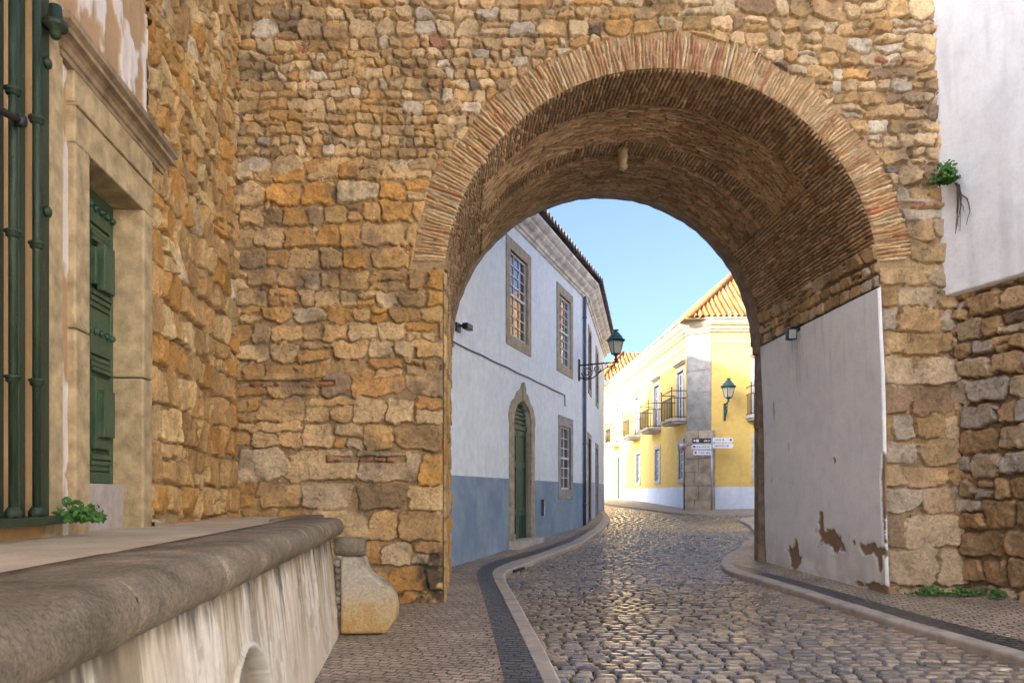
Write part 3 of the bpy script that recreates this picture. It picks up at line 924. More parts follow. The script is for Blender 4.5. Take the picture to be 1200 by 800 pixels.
# ------------------------------------------------------------------ building on the left with the doorway
lw = Fr((-2.82 - .1 * (-9), -9), (-2.82 - .1 * 10.8, 10.8))      # n points to +x (right of travel direction)
oy = lambda y: (y + 9) / (19.8) * lw.L                          # position along the wall for a given y
TZ = 1.2                                                        # terrace floor
lb_ = thing('stone_house', (-3.6, 5, TZ), 'tall ochre stone house with a green panelled door above the terrace', 'house')
mapl = lambda U, V, H: (-2.82 - .1 * U + .995 * H, U + .0995 * H, V)
F = Field(np.arange(7.40, 10.9, .012), np.arange(TZ - .3, 9.8, .0125), base=(.36, .24, .12), warp=.05, wl=.16, wob=.05)
PAL_S = [(4, (.54, .34, .14)), (3, (.59, .42, .20)), (3, (.52, .28, .085)), (1.5, (.43, .265, .11)), (.7, (.54, .42, .26))]
lay(F, 7.40, 10.9, TZ - .3, 4.7, lambda z: float(np.interp(z, [1, 2, 4.6], [.42, .40, .32])), (.9, 1.9), PAL_S, (4.5, 9), (.004, .014), (.04, .075), (.008, .02), .18, .16, 80, (.02, .06), .04, .45)
lay(F, 7.40, 10.9, 4.7, 10, lambda z: .25, (.7, 1.7), PAL_S, (3, 7), (.004, .014), (.035, .075), (.008, .02), .2, .22, 360, (.02, .055), .12, .45)
F.h += .02 * F.n2 + .006 * F.n1
F.mesh('rubble_wall', mapl, M['stone'], lb_, flip=True)
# smooth part around and above the door: ochre render with peeling limewash
DY0, DY1, DZ0, DZ1 = 6.08, 7.20, TZ + .0, 4.18
F = Field(np.arange(3.0, 7.44, .015), np.arange(TZ - .3, 9.8, .015), base=(.46, .285, .125), warp=0, wob=0)
n = fbm(F.U / .35, F.V / .35, 81, 5); n2 = fbm(F.U / .06, F.V / .3, 82, 4)
F.c = F.c * (.75 + .5 * n[..., None])
white = ((F.V > 4.9) & (F.U > 5.70)) | ((F.U > 5.66) & (F.U < 5.86))
peel = np.clip((fbm(F.U / .28, F.V / .55, 83, 5) - .5 + np.where(F.V > 4.9, .1, 0) + np.where((F.V > 3.0) & (F.V < 4.9), .07, -.05)) * 14, 0, 1) * white
F.c = F.c * (1 - peel[..., None]) + np.array((.66, .60, .53)) * (.9 + .2 * n2[..., None]) * peel[..., None]
brn = white * (1 - peel); F.c = F.c * (1 - .5 * brn[..., None]) + np.array((.36, .25, .17)) * .5 * brn[..., None]
F.h = .02 + .02 * (n - .5) + .012 * peel + .012 * (n2 - .5)
hole = (F.U > DY0 - .1) & (F.U < DY1 + .1) & (F.V < DZ1 + .1)
F.mesh('rendered_wall', mapl, M['plastervc'], lb_, ~hole, flip=True)
# stone pilaster beside the grille and the plain walling out of frame
mb = MB(); mb.fbox(lw, oy(5.45), oy(5.68), -.1, .07, TZ - .2, 9.7)
mb.build('pilaster', M['limestone'], lb_, .02)
mb = MB(); mb.fbox(lw, 0, oy(10.8), -6.5, -.36, -.3, 14.5)
mb.fbox(lw, 0, oy(3.02), -.36, .01, -.3, 14.5)
mb.fbox(lw, oy(3.02), oy(10.8), -.36, .01, 9.75, 14.5)
mb.fbox(lw, oy(3.02), oy(DY0 - .12), -.36, -.02, -.3, 9.75)
mb.fbox(lw, oy(DY1 + .12), oy(10.8), -.36, -.02, -.3, 9.75)
mb.fbox(lw, oy(DY0 - .12), oy(DY1 + .12), -.36, -.02, DZ1 + .05, 9.75)
mb.build('wall_core', m_plain('ochre_render', (.46, .32, .17), .9, .25, 3, .01), lb_)
# doorway: jambs, lintel, frieze, cornice
for a0, a1 in ((5.83, DY0), (DY1, 7.43)):
    mb = MB(); z = TZ - .05
    for hgt in ((1.62, 1.42) if a0 < 7 else (1.45, 1.585)):
        mb.fbox(lw, oy(a0), oy(a1), -.3, .085 + random.uniform(-.004, .004), z + .004, z + hgt - .004); z += hgt
    mb.build('door_jamb', M['limestone'], lb_, .018)
mb = MB(); mb.fbox(lw, oy(5.82), oy(7.44), -.3, .088, DZ1, DZ1 + .28)
mb.fbox(lw, oy(5.82), oy(7.44), -.3, .108, DZ1 + .28, DZ1 + .305); mb.fbox(lw, oy(5.82), oy(7.44), -.3, .080, DZ1 + .305, DZ1 + .56)
mb.build('door_lintel', M['limestone'], lb_, .014)
mb = MB()
pr = [(-.05, 0), (.085, 0), (.085, .04), (.10, .05), (.105, .09), (.13, .115), (.17, .13), (.17, .165), (.15, .18), (.19, .21), (.19, .265), (-.05, .285)]
pth = [(lw.at(oy(y), n, 0)[0], lw.at(oy(y), n, 0)[1], DZ1 + .545) for y, n in ((5.70, -.1), (5.70, .0), (7.66, .0), (7.66, -.1))]
mb.sweep(pth, pr, closed_prof=True)
mb.build('door_cornice', m_plain('soot_stained_stone', (.29, .21, .125), .88, .5, 5, .008, .25, 0, 40), lb_)
# door step block, then the leaf
mb = MB(); mb.fbox(lw, oy(DY0 - .05), oy(DY1 + .05), -.35, -.10, TZ - .1, TZ + .40)
mb.build('door_step', m_plain('grey_rendered_step', (.42, .37, .33), .9, .2, 8, .006), lb_, .01)
mb = MB(); D = -.20
mb.fbox(lw, oy(DY0 - .08), oy(DY1 + .08), D - .08, D - .02, TZ + .40, DZ1 + .05)
uc = (oy(DY0) + oy(DY1)) / 2
for s_ in (0, 1):
    u0, u1 = (oy(DY0) - .02, uc - .01) if s_ == 0 else (uc + .01, oy(DY1) + .02)
    for a, b in ((u0, u0 + .07), (u1 - .07, u1)): mb.fbox(lw, a, b, D - .03, D + .01, TZ + .41, DZ1 + .04)
    for z0, z1 in ((TZ + .41, TZ + .50), (TZ + 1.55, TZ + 1.95), (DZ1 - .28, DZ1 + .03)): mb.fbox(lw, u0 + .07, u1 - .07, D - .03, D + .008, z0, z1)
mb.fbox(lw, uc - .03, uc + .03, D - .02, D + .03, TZ + .41, DZ1 + .03)
door = mb.build('door', M['greenworn'], lb_, .006)
for s_ in (0, 1):
    u0, u1 = (oy(DY0) + .055, uc - .085) if s_ == 0 else (uc + .085, oy(DY1) - .055)
    for (z0, z1) in ((TZ + .50, TZ + 1.55), (TZ + 1.95, DZ1 - .28)):
        for top_ in (0, 1):
            vs_m = []; zz0 = z0 + .02 if top_ == 0 else z1 - .02; sg = 1 if top_ == 0 else -1
            mo = MB()                                   # stepped moulding: one continuous profile
            poly_ = [(0., -.03)]
            for k in range(3): poly_ += [(k * .05, .005 + .012 * k), (k * .05 + .036, .005 + .012 * k), (k * .05 + .036, -.005), (k * .05 + .05, -.005)]
            poly_ += [(.15, -.03)]
            kk = len(poly_); vs_m = [lw.at(u, D + n, zz0 + sg * z) for u in (u0 + .01, u1 - .01) for z, n in poly_]
            mo.add(vs_m, [(i, (i + 1) % kk, kk + (i + 1) % kk, kk + i) for i in range(kk)] + [tuple(range(kk)), tuple(range(2 * kk - 1, kk - 1, -1))])
            mo.build('moulding', M['greenworn'], door)
        cz = (z0 + z1) / 2; uu0, uu1 = u0 + .05, u1 - .05
        bl_ = MB()
        bl_.fbox(lw, uu0, uu1, D - .02, D + .035, z0 + .21, z1 - .21)
        bl_.fbox(lw, uu0 + .05, uu1 - .05, D + .019, D + .09, cz - .21, cz + .21)
        bl_.build('raised_panel', M['greenworn'], door, .008)
    for zz in (TZ + 1.75, DZ1 - .14):
        stn = MB()
        for k in range(5):
            c = lw.at(u0 - .02 + (u1 - u0 + .04) * k / 4, D + .008, zz)
            stn.lathe(c, [(.034, 0), (.03, .02), (.016, .035), (.004, .04)], 8, ax='x')
        stn.build('stud_row', M['green'], door)

# green window grille left of the doorway, cut by the frame
gr = MB(); gy0 = 4.55
gr.fbox(lw, oy(gy0), oy(5.44), .0, .19, TZ + .10, TZ + .155)
gr.fbox(lw, oy(5.33), oy(5.47), .035, .07, TZ + .155, 5.6)
gr.fbox(lw, oy(5.09), oy(5.17), .035, .06, TZ + .155, 5.6)
gr.fbox(lw, oy(gy0), oy(4.93), .03, .05, TZ + .155, 5.6)
grille = gr.build('window_grille', M['greenmetal'], lb_, .006)
for yb, zs in ((4.86, (2.56, 1.66, .74)), (5.15, (2.52, 1.68, .76))):
    mb = MB(); c0 = lw.at(oy(yb), .14, 0)
    mb.tube([(c0[0], c0[1], TZ + .155), (c0[0], c0[1], 5.6)], .026, 14)
    mb.lathe((c0[0], c0[1], TZ + .155), [(.05, 0), (.05, .04), (.03, .07)], 14)
    for z in zs + (3.52,): mb.lathe((c0[0], c0[1], EYE + z), [(.03, -.028), (.042, -.02), (.042, .0), (.052, .004), (.052, .018), (.03, .024)], 14)
    mb.build('grille_bar', M['greenmetal'], grille)
for z in (3.05, 2.0):
    mb = MB(); mb.lathe(lw.at(oy(5.42), .07, EYE + z), [(.042, 0), (.04, .02), (.02, .035), (.004, .04)], 12, ax='x'); mb.build('dome_stud', M['greenmetal'], grille)
c = lw.at(oy(5.36), .16, EYE + 3.30)
mb = MB(); mb.lathe(c, [(.02, -.11), (.035, -.09), (.04, -.05), (.08, -.035), (.085, .0), (.05, .02), (.04, .12)], 14); mb.build('bar_bracket', M['greenmetal'], grille)
a, b = lw.at(oy(4.4), .16, EYE + 2.30), lw.at(oy(4.83), .20, EYE + 2.36)
mb = MB(); mb.tube([a, b], .024, 8); mb.lathe(b, [(.01, -.04), (.035, -.03), (.042, 0), (.035, .03), (.01, .04)], 10); mb.build('cross_bar', M['iron'], grille)

# ------------------------------------------------------------------ terrace
ter = thing('terrace', (-2.6, 5, float(G(-2, 5))), 'raised terrace with a plastered front and thick rounded coping, along the left side', 'terrace')
tx = lambda y: -1.0 - .1235 * y          # front face line of the terrace (top)
yE = 8.72
tf = Fr((tx(-3), -3), (tx(yE), yE))
ot = lambda y: (y + 3) / (yE + 3) * tf.L
mb = MB()
# floor with joints
ycuts = [-3, .4, 2.2, 3.9, 5.5, 7.2, 8.75, 10.9]
for a, b in zip(ycuts[:-1], ycuts[1:]):
    xa0, xa1 = -2.82 - .1 * a - .3, min(tx(a), 9) - .38 - (0 if a < 8.7 else .1)
    xb0, xb1 = -2.82 - .1 * b - .3, (tx(b) if b < 9 else -2.62) - .38
    mb.hexa([(xa0, a + .003, TZ - .25), (xa1, a + .003, TZ - .25), (xb1, b - .003, TZ - .25), (xb0, b - .003, TZ - .25), (xa0, a + .003, TZ), (xa1, a + .003, TZ), (xb1, b - .003, TZ), (xb0, b - .003, TZ)])
mb.build('terrace_floor', M['terrace'], ter, .004)
mb = MB()
mb.add([(tx(-3) - .05, -3, -.3), (tx(yE) - .05, yE - .03, -.3), (-2.62, 10.78, -.3), (-3.9, 10.78, -.3), (-2.6, -3, -.3), (tx(-3) - .05, -3, TZ - .02), (tx(yE) - .05, yE - .03, TZ - .02), (-2.62, 10.78, TZ - .02), (-3.9, 10.78, TZ - .02), (-2.6, -3, TZ - .02)],
       [(0, 1, 6, 5), (1, 2, 7, 6), (2, 3, 8, 7), (3, 4, 9, 8), (4, 0, 5, 9), (0, 4, 3, 2, 1), (5, 6, 7, 8, 9)])
mb.build('terrace_core', M['palestone'], ter)
# plastered front with dark runs under the coping and an arched recess
F = Field(np.arange(ot(1.0), ot(yE) + .005, .0125), np.arange(-.3, TZ - .1, .0125), base=(.70, .65, .55), warp=0, wob=0)
st = fbm(F.U / .05, F.V / 1.6, 91, 4); st2 = fbm(F.U / .33, F.V / 2.2, 92, 3); n = fbm(F.U / .3, F.V / .3, 93, 5); nf = fbm(F.U / .03, F.V / .05, 96, 4)
top = np.clip((F.V + .05) / 1.15, 0, 1)
Uw = F.U + .07 * (fbm(F.U / .5, F.V / .4, 101, 3) - .5) + .015 * (fbm(F.U / .05, F.V / .08, 102, 3) - .5)
s1 = fbm(Uw / .045, F.V / 1.3, 103, 5); s2 = fbm(Uw / .17, F.V / .9, 104, 4)
wet = np.clip((s1 * .55 + s2 * .45 - .385) * 4.2, 0, 1); wet = wet * wet * (3 - 2 * wet)
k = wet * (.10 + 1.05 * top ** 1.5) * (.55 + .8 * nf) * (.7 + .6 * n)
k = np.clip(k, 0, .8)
blt = fbm(F.U / .14, F.V / .16, 105, 5)
F.c = F.c * (.84 + .32 * n[..., None]) * (.90 + .2 * nf[..., None]) * (.86 + .28 * blt[..., None])
F.c = F.c * (1 - k[..., None]) + np.array((.085, .07, .048)) * k[..., None]
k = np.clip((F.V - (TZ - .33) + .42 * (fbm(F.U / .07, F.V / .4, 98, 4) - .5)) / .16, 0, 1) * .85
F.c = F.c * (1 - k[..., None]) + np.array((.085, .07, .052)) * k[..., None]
flake = np.clip((fbm(F.U / .22, F.V / .2, 99, 5) - .60) * 14, 0, 1); F.c = F.c * (1 - flake[..., None] * .55) + np.array((.40, .33, .24)) * .55 * flake[..., None]
och = np.clip((fbm(F.U / .5, F.V / .5, 95, 3) - .50) * 4, 0, .35)[..., None]; F.c = F.c * (1 - och) + np.array((.50, .39, .23)) * och
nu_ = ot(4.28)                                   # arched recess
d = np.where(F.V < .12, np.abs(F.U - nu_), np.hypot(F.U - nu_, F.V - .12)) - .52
F.h = .016 * (n - .5) + .004 * (nf - .5) - .006 * flake
F.h = np.where(d < 0, F.h - .10, F.h); F.h = np.where((d >= 0) & (d < .035), F.h + .015, F.h)
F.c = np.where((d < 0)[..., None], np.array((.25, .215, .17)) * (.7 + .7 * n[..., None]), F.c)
F.c = np.where(((d >= 0) & (d < .03))[..., None], np.array((.60, .57, .5)), F.c)


def mapt(U, V, H):
    b = .10 * np.clip(TZ - V, 0, 2)
    return (tf.p[0] + tf.d[0] * U + tf.n[0] * (H + b), tf.p[1] + tf.d[1] * U + tf.n[1] * (H + b), V)


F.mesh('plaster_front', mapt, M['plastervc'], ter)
# ragged plaster edge and rubble packing at the terrace end
mb = MB(); e0 = tf.at(tf.L, 0, 0)
mb.add([tf.at(tf.L, .13, -.3), tf.at(tf.L, 0, TZ - .1), tf.at(tf.L, -.5, TZ - .1), tf.at(tf.L, -.5, -.3)], [(0, 1, 2, 3)])
mb.build('terrace_end', M['palestone'], ter)
# coping stones: bullnose profile, slightly uneven
CT = EYE - .255
cuts = [.2, 1.35, 2.36, 3.42, 5.45, 7.3, yE + .12]
np_ = 20


def coping(y0, y1):
    n = max(6, int((y1 - y0) / .02)); u = np.linspace(ot(y0) + .007, ot(y1) - .007, n)
    prof = [(-.42, -.20), (-.42, .0)] + [(-.3, .002), (-.15, .003), (-.06, .003)] + [(.0 + .105 * math.sin(a), -.105 + .105 * math.cos(a)) for a in np.linspace(0, PI, 15)] + [(-.03, -.212)]
    jn, jz = random.uniform(-.006, .006), random.uniform(-.004, .004)
    P = np.array(prof); U, K = np.meshgrid(u, np.arange(len(P)))
    O = P[K.astype(int), 0] + .055; Hh = P[K.astype(int), 1]
    nz = (fbm(U / .16, K / 5., 300 + int(y0 * 10), 4) - .5) * .022 + (fbm(U / .9, K / 9., 400, 3) - .5) * .03
    endr = np.minimum(1, np.minimum(U - u[0], u[-1] - U) / .03); sh = (1 - np.sqrt(np.clip(endr, 0, 1))) * .010
    sc = np.where(K.astype(int) > 1, 1, 0)
    O = O + (nz - sh) * sc + jn; Hh = Hh + nz * .5 * sc - sh * .7 * sc + jz
    X = tf.p[0] + tf.d[0] * U + tf.n[0] * O; Y = tf.p[1] + tf.d[1] * U + tf.n[1] * O
    Z = CT + Hh
    k, m_ = U.shape; idx = np.arange(k * m_).reshape(k, m_)
    q = np.stack([idx[:-1, :-1], idx[:-1, 1:], idx[1:, 1:], idx[1:, :-1]], -1).reshape(-1, 4)
    co = np.stack([X, Y, Z], -1).reshape(-1, 3)
    caps = []
    for e in (0, m_ - 1):
        for i in range((k - 1) // 2): caps.append((idx[i, e], idx[i + 1, e], idx[k - 2 - i, e], idx[k - 1 - i, e]))
    q = np.concatenate([q, np.array(caps)])
    o = rawmesh('coping_stone', co, q, np.ones((len(co), 4)), M['coping'], ter)
    return o


for a, b in zip(cuts[:-1], cuts[1:]): coping(a, b)
mb = MB(); pr = [(-.30, -.19), (-.30, -.05)] + [(.055 - .03, -.035)] + [(.045 + .075 * math.sin(a), -.105 + .072 * math.cos(a)) for a in np.linspace(.2, PI, 9)] + [(.0, -.19)]
a_, b_ = tf.at(ot(.25), 0, CT), tf.at(ot(yE + .08), 0, CT); mb.sweep([a_, b_], pr, closed_prof=True); mb.build('mortar_bed', m_plain('pale_joint_mortar', (.42, .35, .26), .9, .2), ter)
# coping return across the terrace end, out to the gateway
mb = MB(); e = tf.at(tf.L - .02, -.3, 0)
mb.add([(-2.32, yE + .06, CT - .2), (-2.62, 10.72, CT - .2), (-3.0, 10.72, CT - .2), (-2.75, yE - .05, CT - .2), (-2.32, yE + .06, CT - .012), (-2.62, 10.72, CT - .012), (-3.0, 10.72, CT - .012), (-2.75, yE - .05, CT - .012)], [(0, 1, 5, 4), (1, 2, 6, 5), (2, 3, 7, 6), (3, 0, 4, 7), (4, 5, 6, 7), (3, 2, 1, 0)])
mb.build('coping_stone', M['coping'], ter, .03)

# scroll-sided stone guard at the end of the terrace
ys_, ye_ = 8.50, 8.80
gz = float(G(-1.7, 8.6)) - .02
grd = thing('scroll_stone', (-1.65, 8.65, gz), 'squat scroll-shaped stone buttress with a roll on top, at the terrace end', 'stone buttress')
pxm = lambda px, y=8.55: (px - 600) / 900 * y
pzm = lambda py, y=8.55: EYE + (580 - py) / 900 * y
sil = [(400, 742), (400, 652), (425, 652), (429, 664), (434, 672), (444, 679), (455, 687), (462, 698), (465, 711), (464, 724), (459, 732), (452, 741)]
poly = [(pxm(a), pzm(b)) for a, b in sil]
mb = MB(); fs_ = Fr((0, ye_), (1, ye_))
mb.prism(fs_, poly, 0, .30)
tq = NT('ochre_stained_limestone'); gq = tq.n('ShaderNodeNewGeometry'); sq = tq.n('ShaderNodeSeparateXYZ'); tq.l(gq.outputs['Position'], sq.inputs[0])
nq = tq.noise(5, 6, .65); hq = tq.math('ADD', tq.math('MULTIPLY', sq.outputs['Z'], .9), tq.math('MULTIPLY', nq, .9))
cq = tq.ramp(hq, [(.38, (.46, .27, .085)), (.62, (.50, .36, .17)), (.82, (.50, .43, .31)), (1., (.46, .41, .33))])
cq = tq.mix(cq, (.20, .17, .13), tq.ramp(tq.noise(3.2, 6, .65), [(.52, 0.), (.64, .75)]))
cq = tq.mix(cq, tq.ramp(tq.noise(45, 5), [(.3, .75), (.7, 1.15)]), 1, 'MULTIPLY')
tq.fin(cq, .9, tq.bump(tq.math('ADD', tq.noise(40, 6, .7), tq.math('MULTIPLY', tq.noise(9, 4), 1.5)), .012, .9), .25)
mb.build('scroll_slab', tq.m, grd, .03)
mb = MB(); zc = pzm(640.5)
mb.lathe((pxm(391), 8.62, zc), [(.085, 0), (.105, .02), (.11, .1), (.106, .22), (.108, .30), (.095, .335), (.05, .345)], 20, ax='x')
mb.build('roll', M['coping'], grd)
mb = MB()
for k in range(11):
    mb.lathe((pxm(394.5 + random.uniform(-1, 1.5)), 8.66 + random.uniform(-.04, .04), gz + .06 + k * .083), [(.005, -.045), (.04, -.025), (.05, 0), (.035, .03), (.005, .045)], 8, rot=random.random() * 3)
mb.build('rubble_packing', M['palestone'], grd)

# ------------------------------------------------------------------ white house beyond the arch
fa = Fr((-1.284, 15.05), (2.477, 25.9))
fbb = Fr((2.477, 25.9), (4.38, 36.5))
A_ = lambda y: (y - 15.05) / .9448
wh = thing('white_house', (0, 20, float(G(0, 20))), 'two-storey white house with blue-grey dado, stone cornice and arched green door', 'house')
DADO = 1.9


def cellwall(mb, fr, L, z0, z1, holes, m=0, n=0., depth=.22):
    us = sorted({0, L} | {h[0] for h in holes} | {h[1] for h in holes}); zs = sorted({z0, z1} | {h[2] for h in holes} | {h[3] for h in holes})
    for a, b in zip(us[:-1], us[1:]):
        for c, d in zip(zs[:-1], zs[1:]):
            if any(h[0] <= a and b <= h[1] and h[2] <= c and d <= h[3] for h in holes): continue
            mb.fquad(fr, a, b, c, d, n, m)
    for h in holes:
        u0, u1, w0, w1 = h[:4]; e = n - depth
        mb.add([fr.at(u0, n, w0), fr.at(u0, e, w0), fr.at(u0, e, w1), fr.at(u0, n, w1)], [(0, 1, 2, 3)], m)
        mb.add([fr.at(u1, n, w0), fr.at(u1, e, w0), fr.at(u1, e, w1), fr.at(u1, n, w1)], [(0, 1, 2, 3)], m)
        mb.add([fr.at(u0, n, w1), fr.at(u1, n, w1), fr.at(u1, e, w1), fr.at(u0, e, w1)], [(0, 1, 2, 3)], m)
        mb.add([fr.at(u0, n, w0), fr.at(u1, n, w0), fr.at(u1, e, w0), fr.at(u0, e, w0)], [(0, 1, 2, 3)], m)


ZB = -.1
w1 = (A_(18.58), A_(19.88), 5.38, 7.46)
w2 = (A_(22.78), A_(23.98), 5.42, 7.48)
w3 = (A_(22.92), A_(24.02), 1.68, 3.58)
dr = (A_(18.80), A_(20.12), ZB, 3.98)
vt = (A_(21.02), A_(21.44), .92, 1.38)
hb = [(1.0, 2.2, ZB, 3.5), (4.9, 6.1, ZB, 3.4), (1.2, 2.3, 5.3, 7.3), (5.1, 6.2, 5.3, 7.3)]
mb = MB()
cellwall(mb, fa, fa.L, ZB - .3, 8.15, [w1, w2, w3, dr, vt])
cellwall(mb, fbb, fbb.L, ZB - .3, 8.15, hb)
back = [fbb.at(fbb.L, 0, 0)[:2], (-4.0, 39.0), (-9.5, 15.3), fa.at(0, 0, 0)[:2]]
for p, q in zip(back[:-1], back[1:]):
    mb.add([(p[0], p[1], -.4), (q[0], q[1], -.4), (q[0], q[1], 8.15), (p[0], p[1], 8.15)], [(0, 1, 2, 3)])
mb.build('wall', M['white'], wh)
# dado skin, 6 mm proud
mb = MB()
zb = lambda fr, u: float(G(*fr.at(u, 0, 0)[:2])) - .2
cellwall(mb, fa, fa.L, ZB - .3, DADO, [(dr[0] - .3, dr[1] + .3, ZB - .3, DADO), (w3[0] - .24, w3[1] + .24, 1.40, DADO), vt], 0, .008, .01)
mb.build('dado', M['bluegrey'], wh)
mb = MB(); cellwall(mb, fbb, fbb.L, ZB - .3, DADO + .1, [(a - .15, b + .15, ZB - .3, DADO + .1) for a, b, c, d in hb[:2]], 0, .008, .01)
mb.build('dado', m_plaster('pale_grey_dado', (.42, .45, .50), (.48, .5, .54)), wh)


def sash(fr, w, parent, cols=3, rows=8, rec=.055, name='window', frame=.28, fz=(.26, .28), stone='surround', curtain=False, proud=.03):
    u0, u1, z0, z1 = w
    mb = MB()
    mb.fbox(fr, u0 - frame, u0, -.2, proud, z0 - fz[0], z1 + fz[1]); mb.fbox(fr, u1, u1 + frame, -.2, proud, z0 - fz[0], z1 + fz[1])
    mb.fbox(fr, u0, u1, -.2, proud - .002, z1, z1 + fz[1]); mb.fbox(fr, u0, u1, -.2, proud - .002, z0 - fz[0], z0)
    wn = mb.build(name, M[stone], parent, .01)
    mb = MB(); t = .035; zm = (z0 + z1) / 2
    mb.fbox(fr, u0, u0 + .05, -rec - .05, -rec + .01, z0, z1); mb.fbox(fr, u1 - .05, u1, -rec - .05, -rec + .01, z0, z1)
    mb.fbox(fr, u0 + .05, u1 - .05, -rec - .05, -rec + .01, z1 - .05, z1); mb.fbox(fr, u0 + .05, u1 - .05, -rec - .05, -rec + .01, z0, z0 + .06)
    mb.fbox(fr, u0 + .05, u1 - .05, -rec - .05, -rec + .015, zm - .03, zm + .03)
    for k in range(1, cols):
        uu = u0 + .05 + (u1 - u0 - .1) * k / cols; mb.fbox(fr, uu - .012, uu + .012, -rec - .02, -rec + .005, z0 + .06, z1 - .05)
    for k in range(1, rows):
        if k == rows // 2: continue
        zz = z0 + .05 + (z1 - z0 - .1) * k / rows; mb.fbox(fr, u0 + .05, u1 - .05, -rec - .02, -rec + .003, zz - .012, zz + .012)
    mb.build('sash', M['whitewood'], wn)
    mb = MB(); mb.fbox(fr, u0 + .03, u1 - .03, -rec - .04, -rec - .022, z0 + .03, z1 - .03); mb.build('pane', M['glass'], wn)
    mb = MB(); mb.fbox(fr, u0 - .01, u1 + .01, -.5, -rec - .06, z0, z1)
    return wn


sash(fa, w1, wh); sash(fa, w2, wh); sash(fa, w3, wh, 2, 6, stone='greystone', frame=.25, fz=(.30, .30))
# arched doorway with stepped ogee surround
uc = (dr[0] + dr[1]) / 2; hw = (dr[1] - dr[0]) / 2
zs_ = 3.30
inner = [(-hw, -.05)] + [(-hw, zs_)] + [(hw * math.cos(PI - a) , zs_ + .56 * math.sin(a)) for a in np.linspace(0, PI, 17)[1:-1]] + [(hw, zs_), (hw, -.05)]
outer = []
for i, (x, z) in enumerate(inner):
    if i in (0, 1): outer.append((-hw - .28, z if i == 0 else zs_ - .05))
    elif i in (len(inner) - 1, len(inner) - 2): outer.append((hw + .28, z if i == len(inner) - 1 else zs_ - .05))
    else:
        a = math.atan2(z - zs_, x); s = abs(math.cos(a))
        r = .98 + (.10 if s > .75 else 0) - (.05 if .45 < s < .75 else 0)
        outer.append((r * math.cos(a) * .97, zs_ + (.78 + .10 * max(0, 1 - s * 4.0)) * math.sin(a) + (.07 if s < .62 else 0)))
mb = MB()
mb.ringprism(fa, [(uc + a, b) for a, b in outer], [(uc + a, b) for a, b in inner], -.24, .05)
kz = zs_ + .56
mb.prism(fa, [(uc - .09, kz + .02), (uc + .09, kz + .02), (uc + .13, kz + .34), (uc, kz + .50), (uc - .13, kz + .34)], -.1, .09)
for s in (-1, 1): mb.fbox(fa, uc + s * (hw + .14) - .16, uc + s * (hw + .14) + .16, -.1, .075, .0, .55)
dw = mb.build('door', M['surround'], wh, .012)
mb = MB(); cellwall(mb, fa, 0, 0, 0, []) if False else None
# wall fill between the arch and its rectangular opening
poly_o = [(dr[0], zs_), (dr[0], dr[3]), (dr[1], dr[3]), (dr[1], zs_)]
for sgn_ in (-1, 1):
    pts = [(uc + sgn_ * hw, zs_)] + [(uc + sgn_ * hw * math.cos(a), zs_ + .56 * math.sin(a)) for a in np.linspace(0, PI / 2, 9)[1:]] + [(uc, dr[3]), (uc + sgn_ * hw, dr[3])]
    mb.prism(fa, pts, -.2, .0)
mb.build('arch_infill', M['white'], wh)
mb = MB(); rc = -.14
mb.fbox(fa, dr[0] - .02, dr[1] + .02, rc - .05, rc, .1, 4.0)
for a, b in ((dr[0], uc - .012), (uc + .012, dr[1])):
    for p, q in ((a, a + .1), (b - .1, b)): mb.fbox(fa, p, q, rc, rc + .03, .2, 3.15)
    for z0, z1 in ((.2, .4), (1.0, 1.15), (2.2, 2.35), (3.0, 3.15)): mb.fbox(fa, a + .1, b - .1, rc, rc + .028, z0, z1)
    for z0, z1 in ((1.2, 2.15), (2.4, 2.95)): mb.fbox(fa, a + .16, b - .16, rc, rc + .02, z0, z1)
    for k in range(4): mb.fbox(fa, a + .12 + k * .115, a + .16 + k * .115, rc, rc + .02, .42, .98)
mb.fbox(fa, dr[0], dr[1], rc, rc + .06, 3.16, 3.26)
for k in range(5): mb.fbox(fa, dr[0], dr[1], rc, rc + .04, 3.32 + k * .11, 3.38 + k * .11)
leaf = mb.build('door_leaf', M['green'], dw, .004)
mb = MB(); zst = float(G(*fa.at(uc, .2, 0)[:2]))
mb.fbox(fa, dr[0] - .32, dr[1] + .32, -.3, .30, zst - .2, zst + .15); mb.build('door_step', M['palestone'], wh, .012)
# barred vent
mb = MB(); mb.fbox(fa, vt[0], vt[1], -.2, -.12, vt[2], vt[3])
for k in range(4): uu = vt[0] + (vt[1] - vt[0]) * (k + .5) / 4; mb.fbox(fa, uu - .012, uu + .012, -.05, -.03, vt[2], vt[3])
mb.build('vent', M['dark'], wh)
# facade B openings
for i, (a, b, c, d) in enumerate(hb):
    mb = MB(); f_ = .2
    mb.fbox(fbb, a - f_, a, -.2, .03, c - (0 if i < 2 else f_), d + f_); mb.fbox(fbb, b, b + f_, -.2, .03, c - (0 if i < 2 else f_), d + f_); mb.fbox(fbb, a, b, -.2, .028, d, d + f_)
    if i >= 2: mb.fbox(fbb, a, b, -.2, .028, c - f_, c)
    wn = mb.build('door' if i < 2 else 'window', M['surround'], wh, .01)
    mb = MB(); mb.fbox(fbb, a, b, -.22, -.17, c, d)
    if i < 2:
        for k in range(4): uu = a + (b - a) * k / 4; mb.fbox(fbb, uu + .04, uu + (b - a) / 4 - .04, -.17, -.15, c + .6, d - .1)
    mb.build('door_leaf' if i < 2 else 'pane', M['green'] if i < 2 else M['glass'], wn)
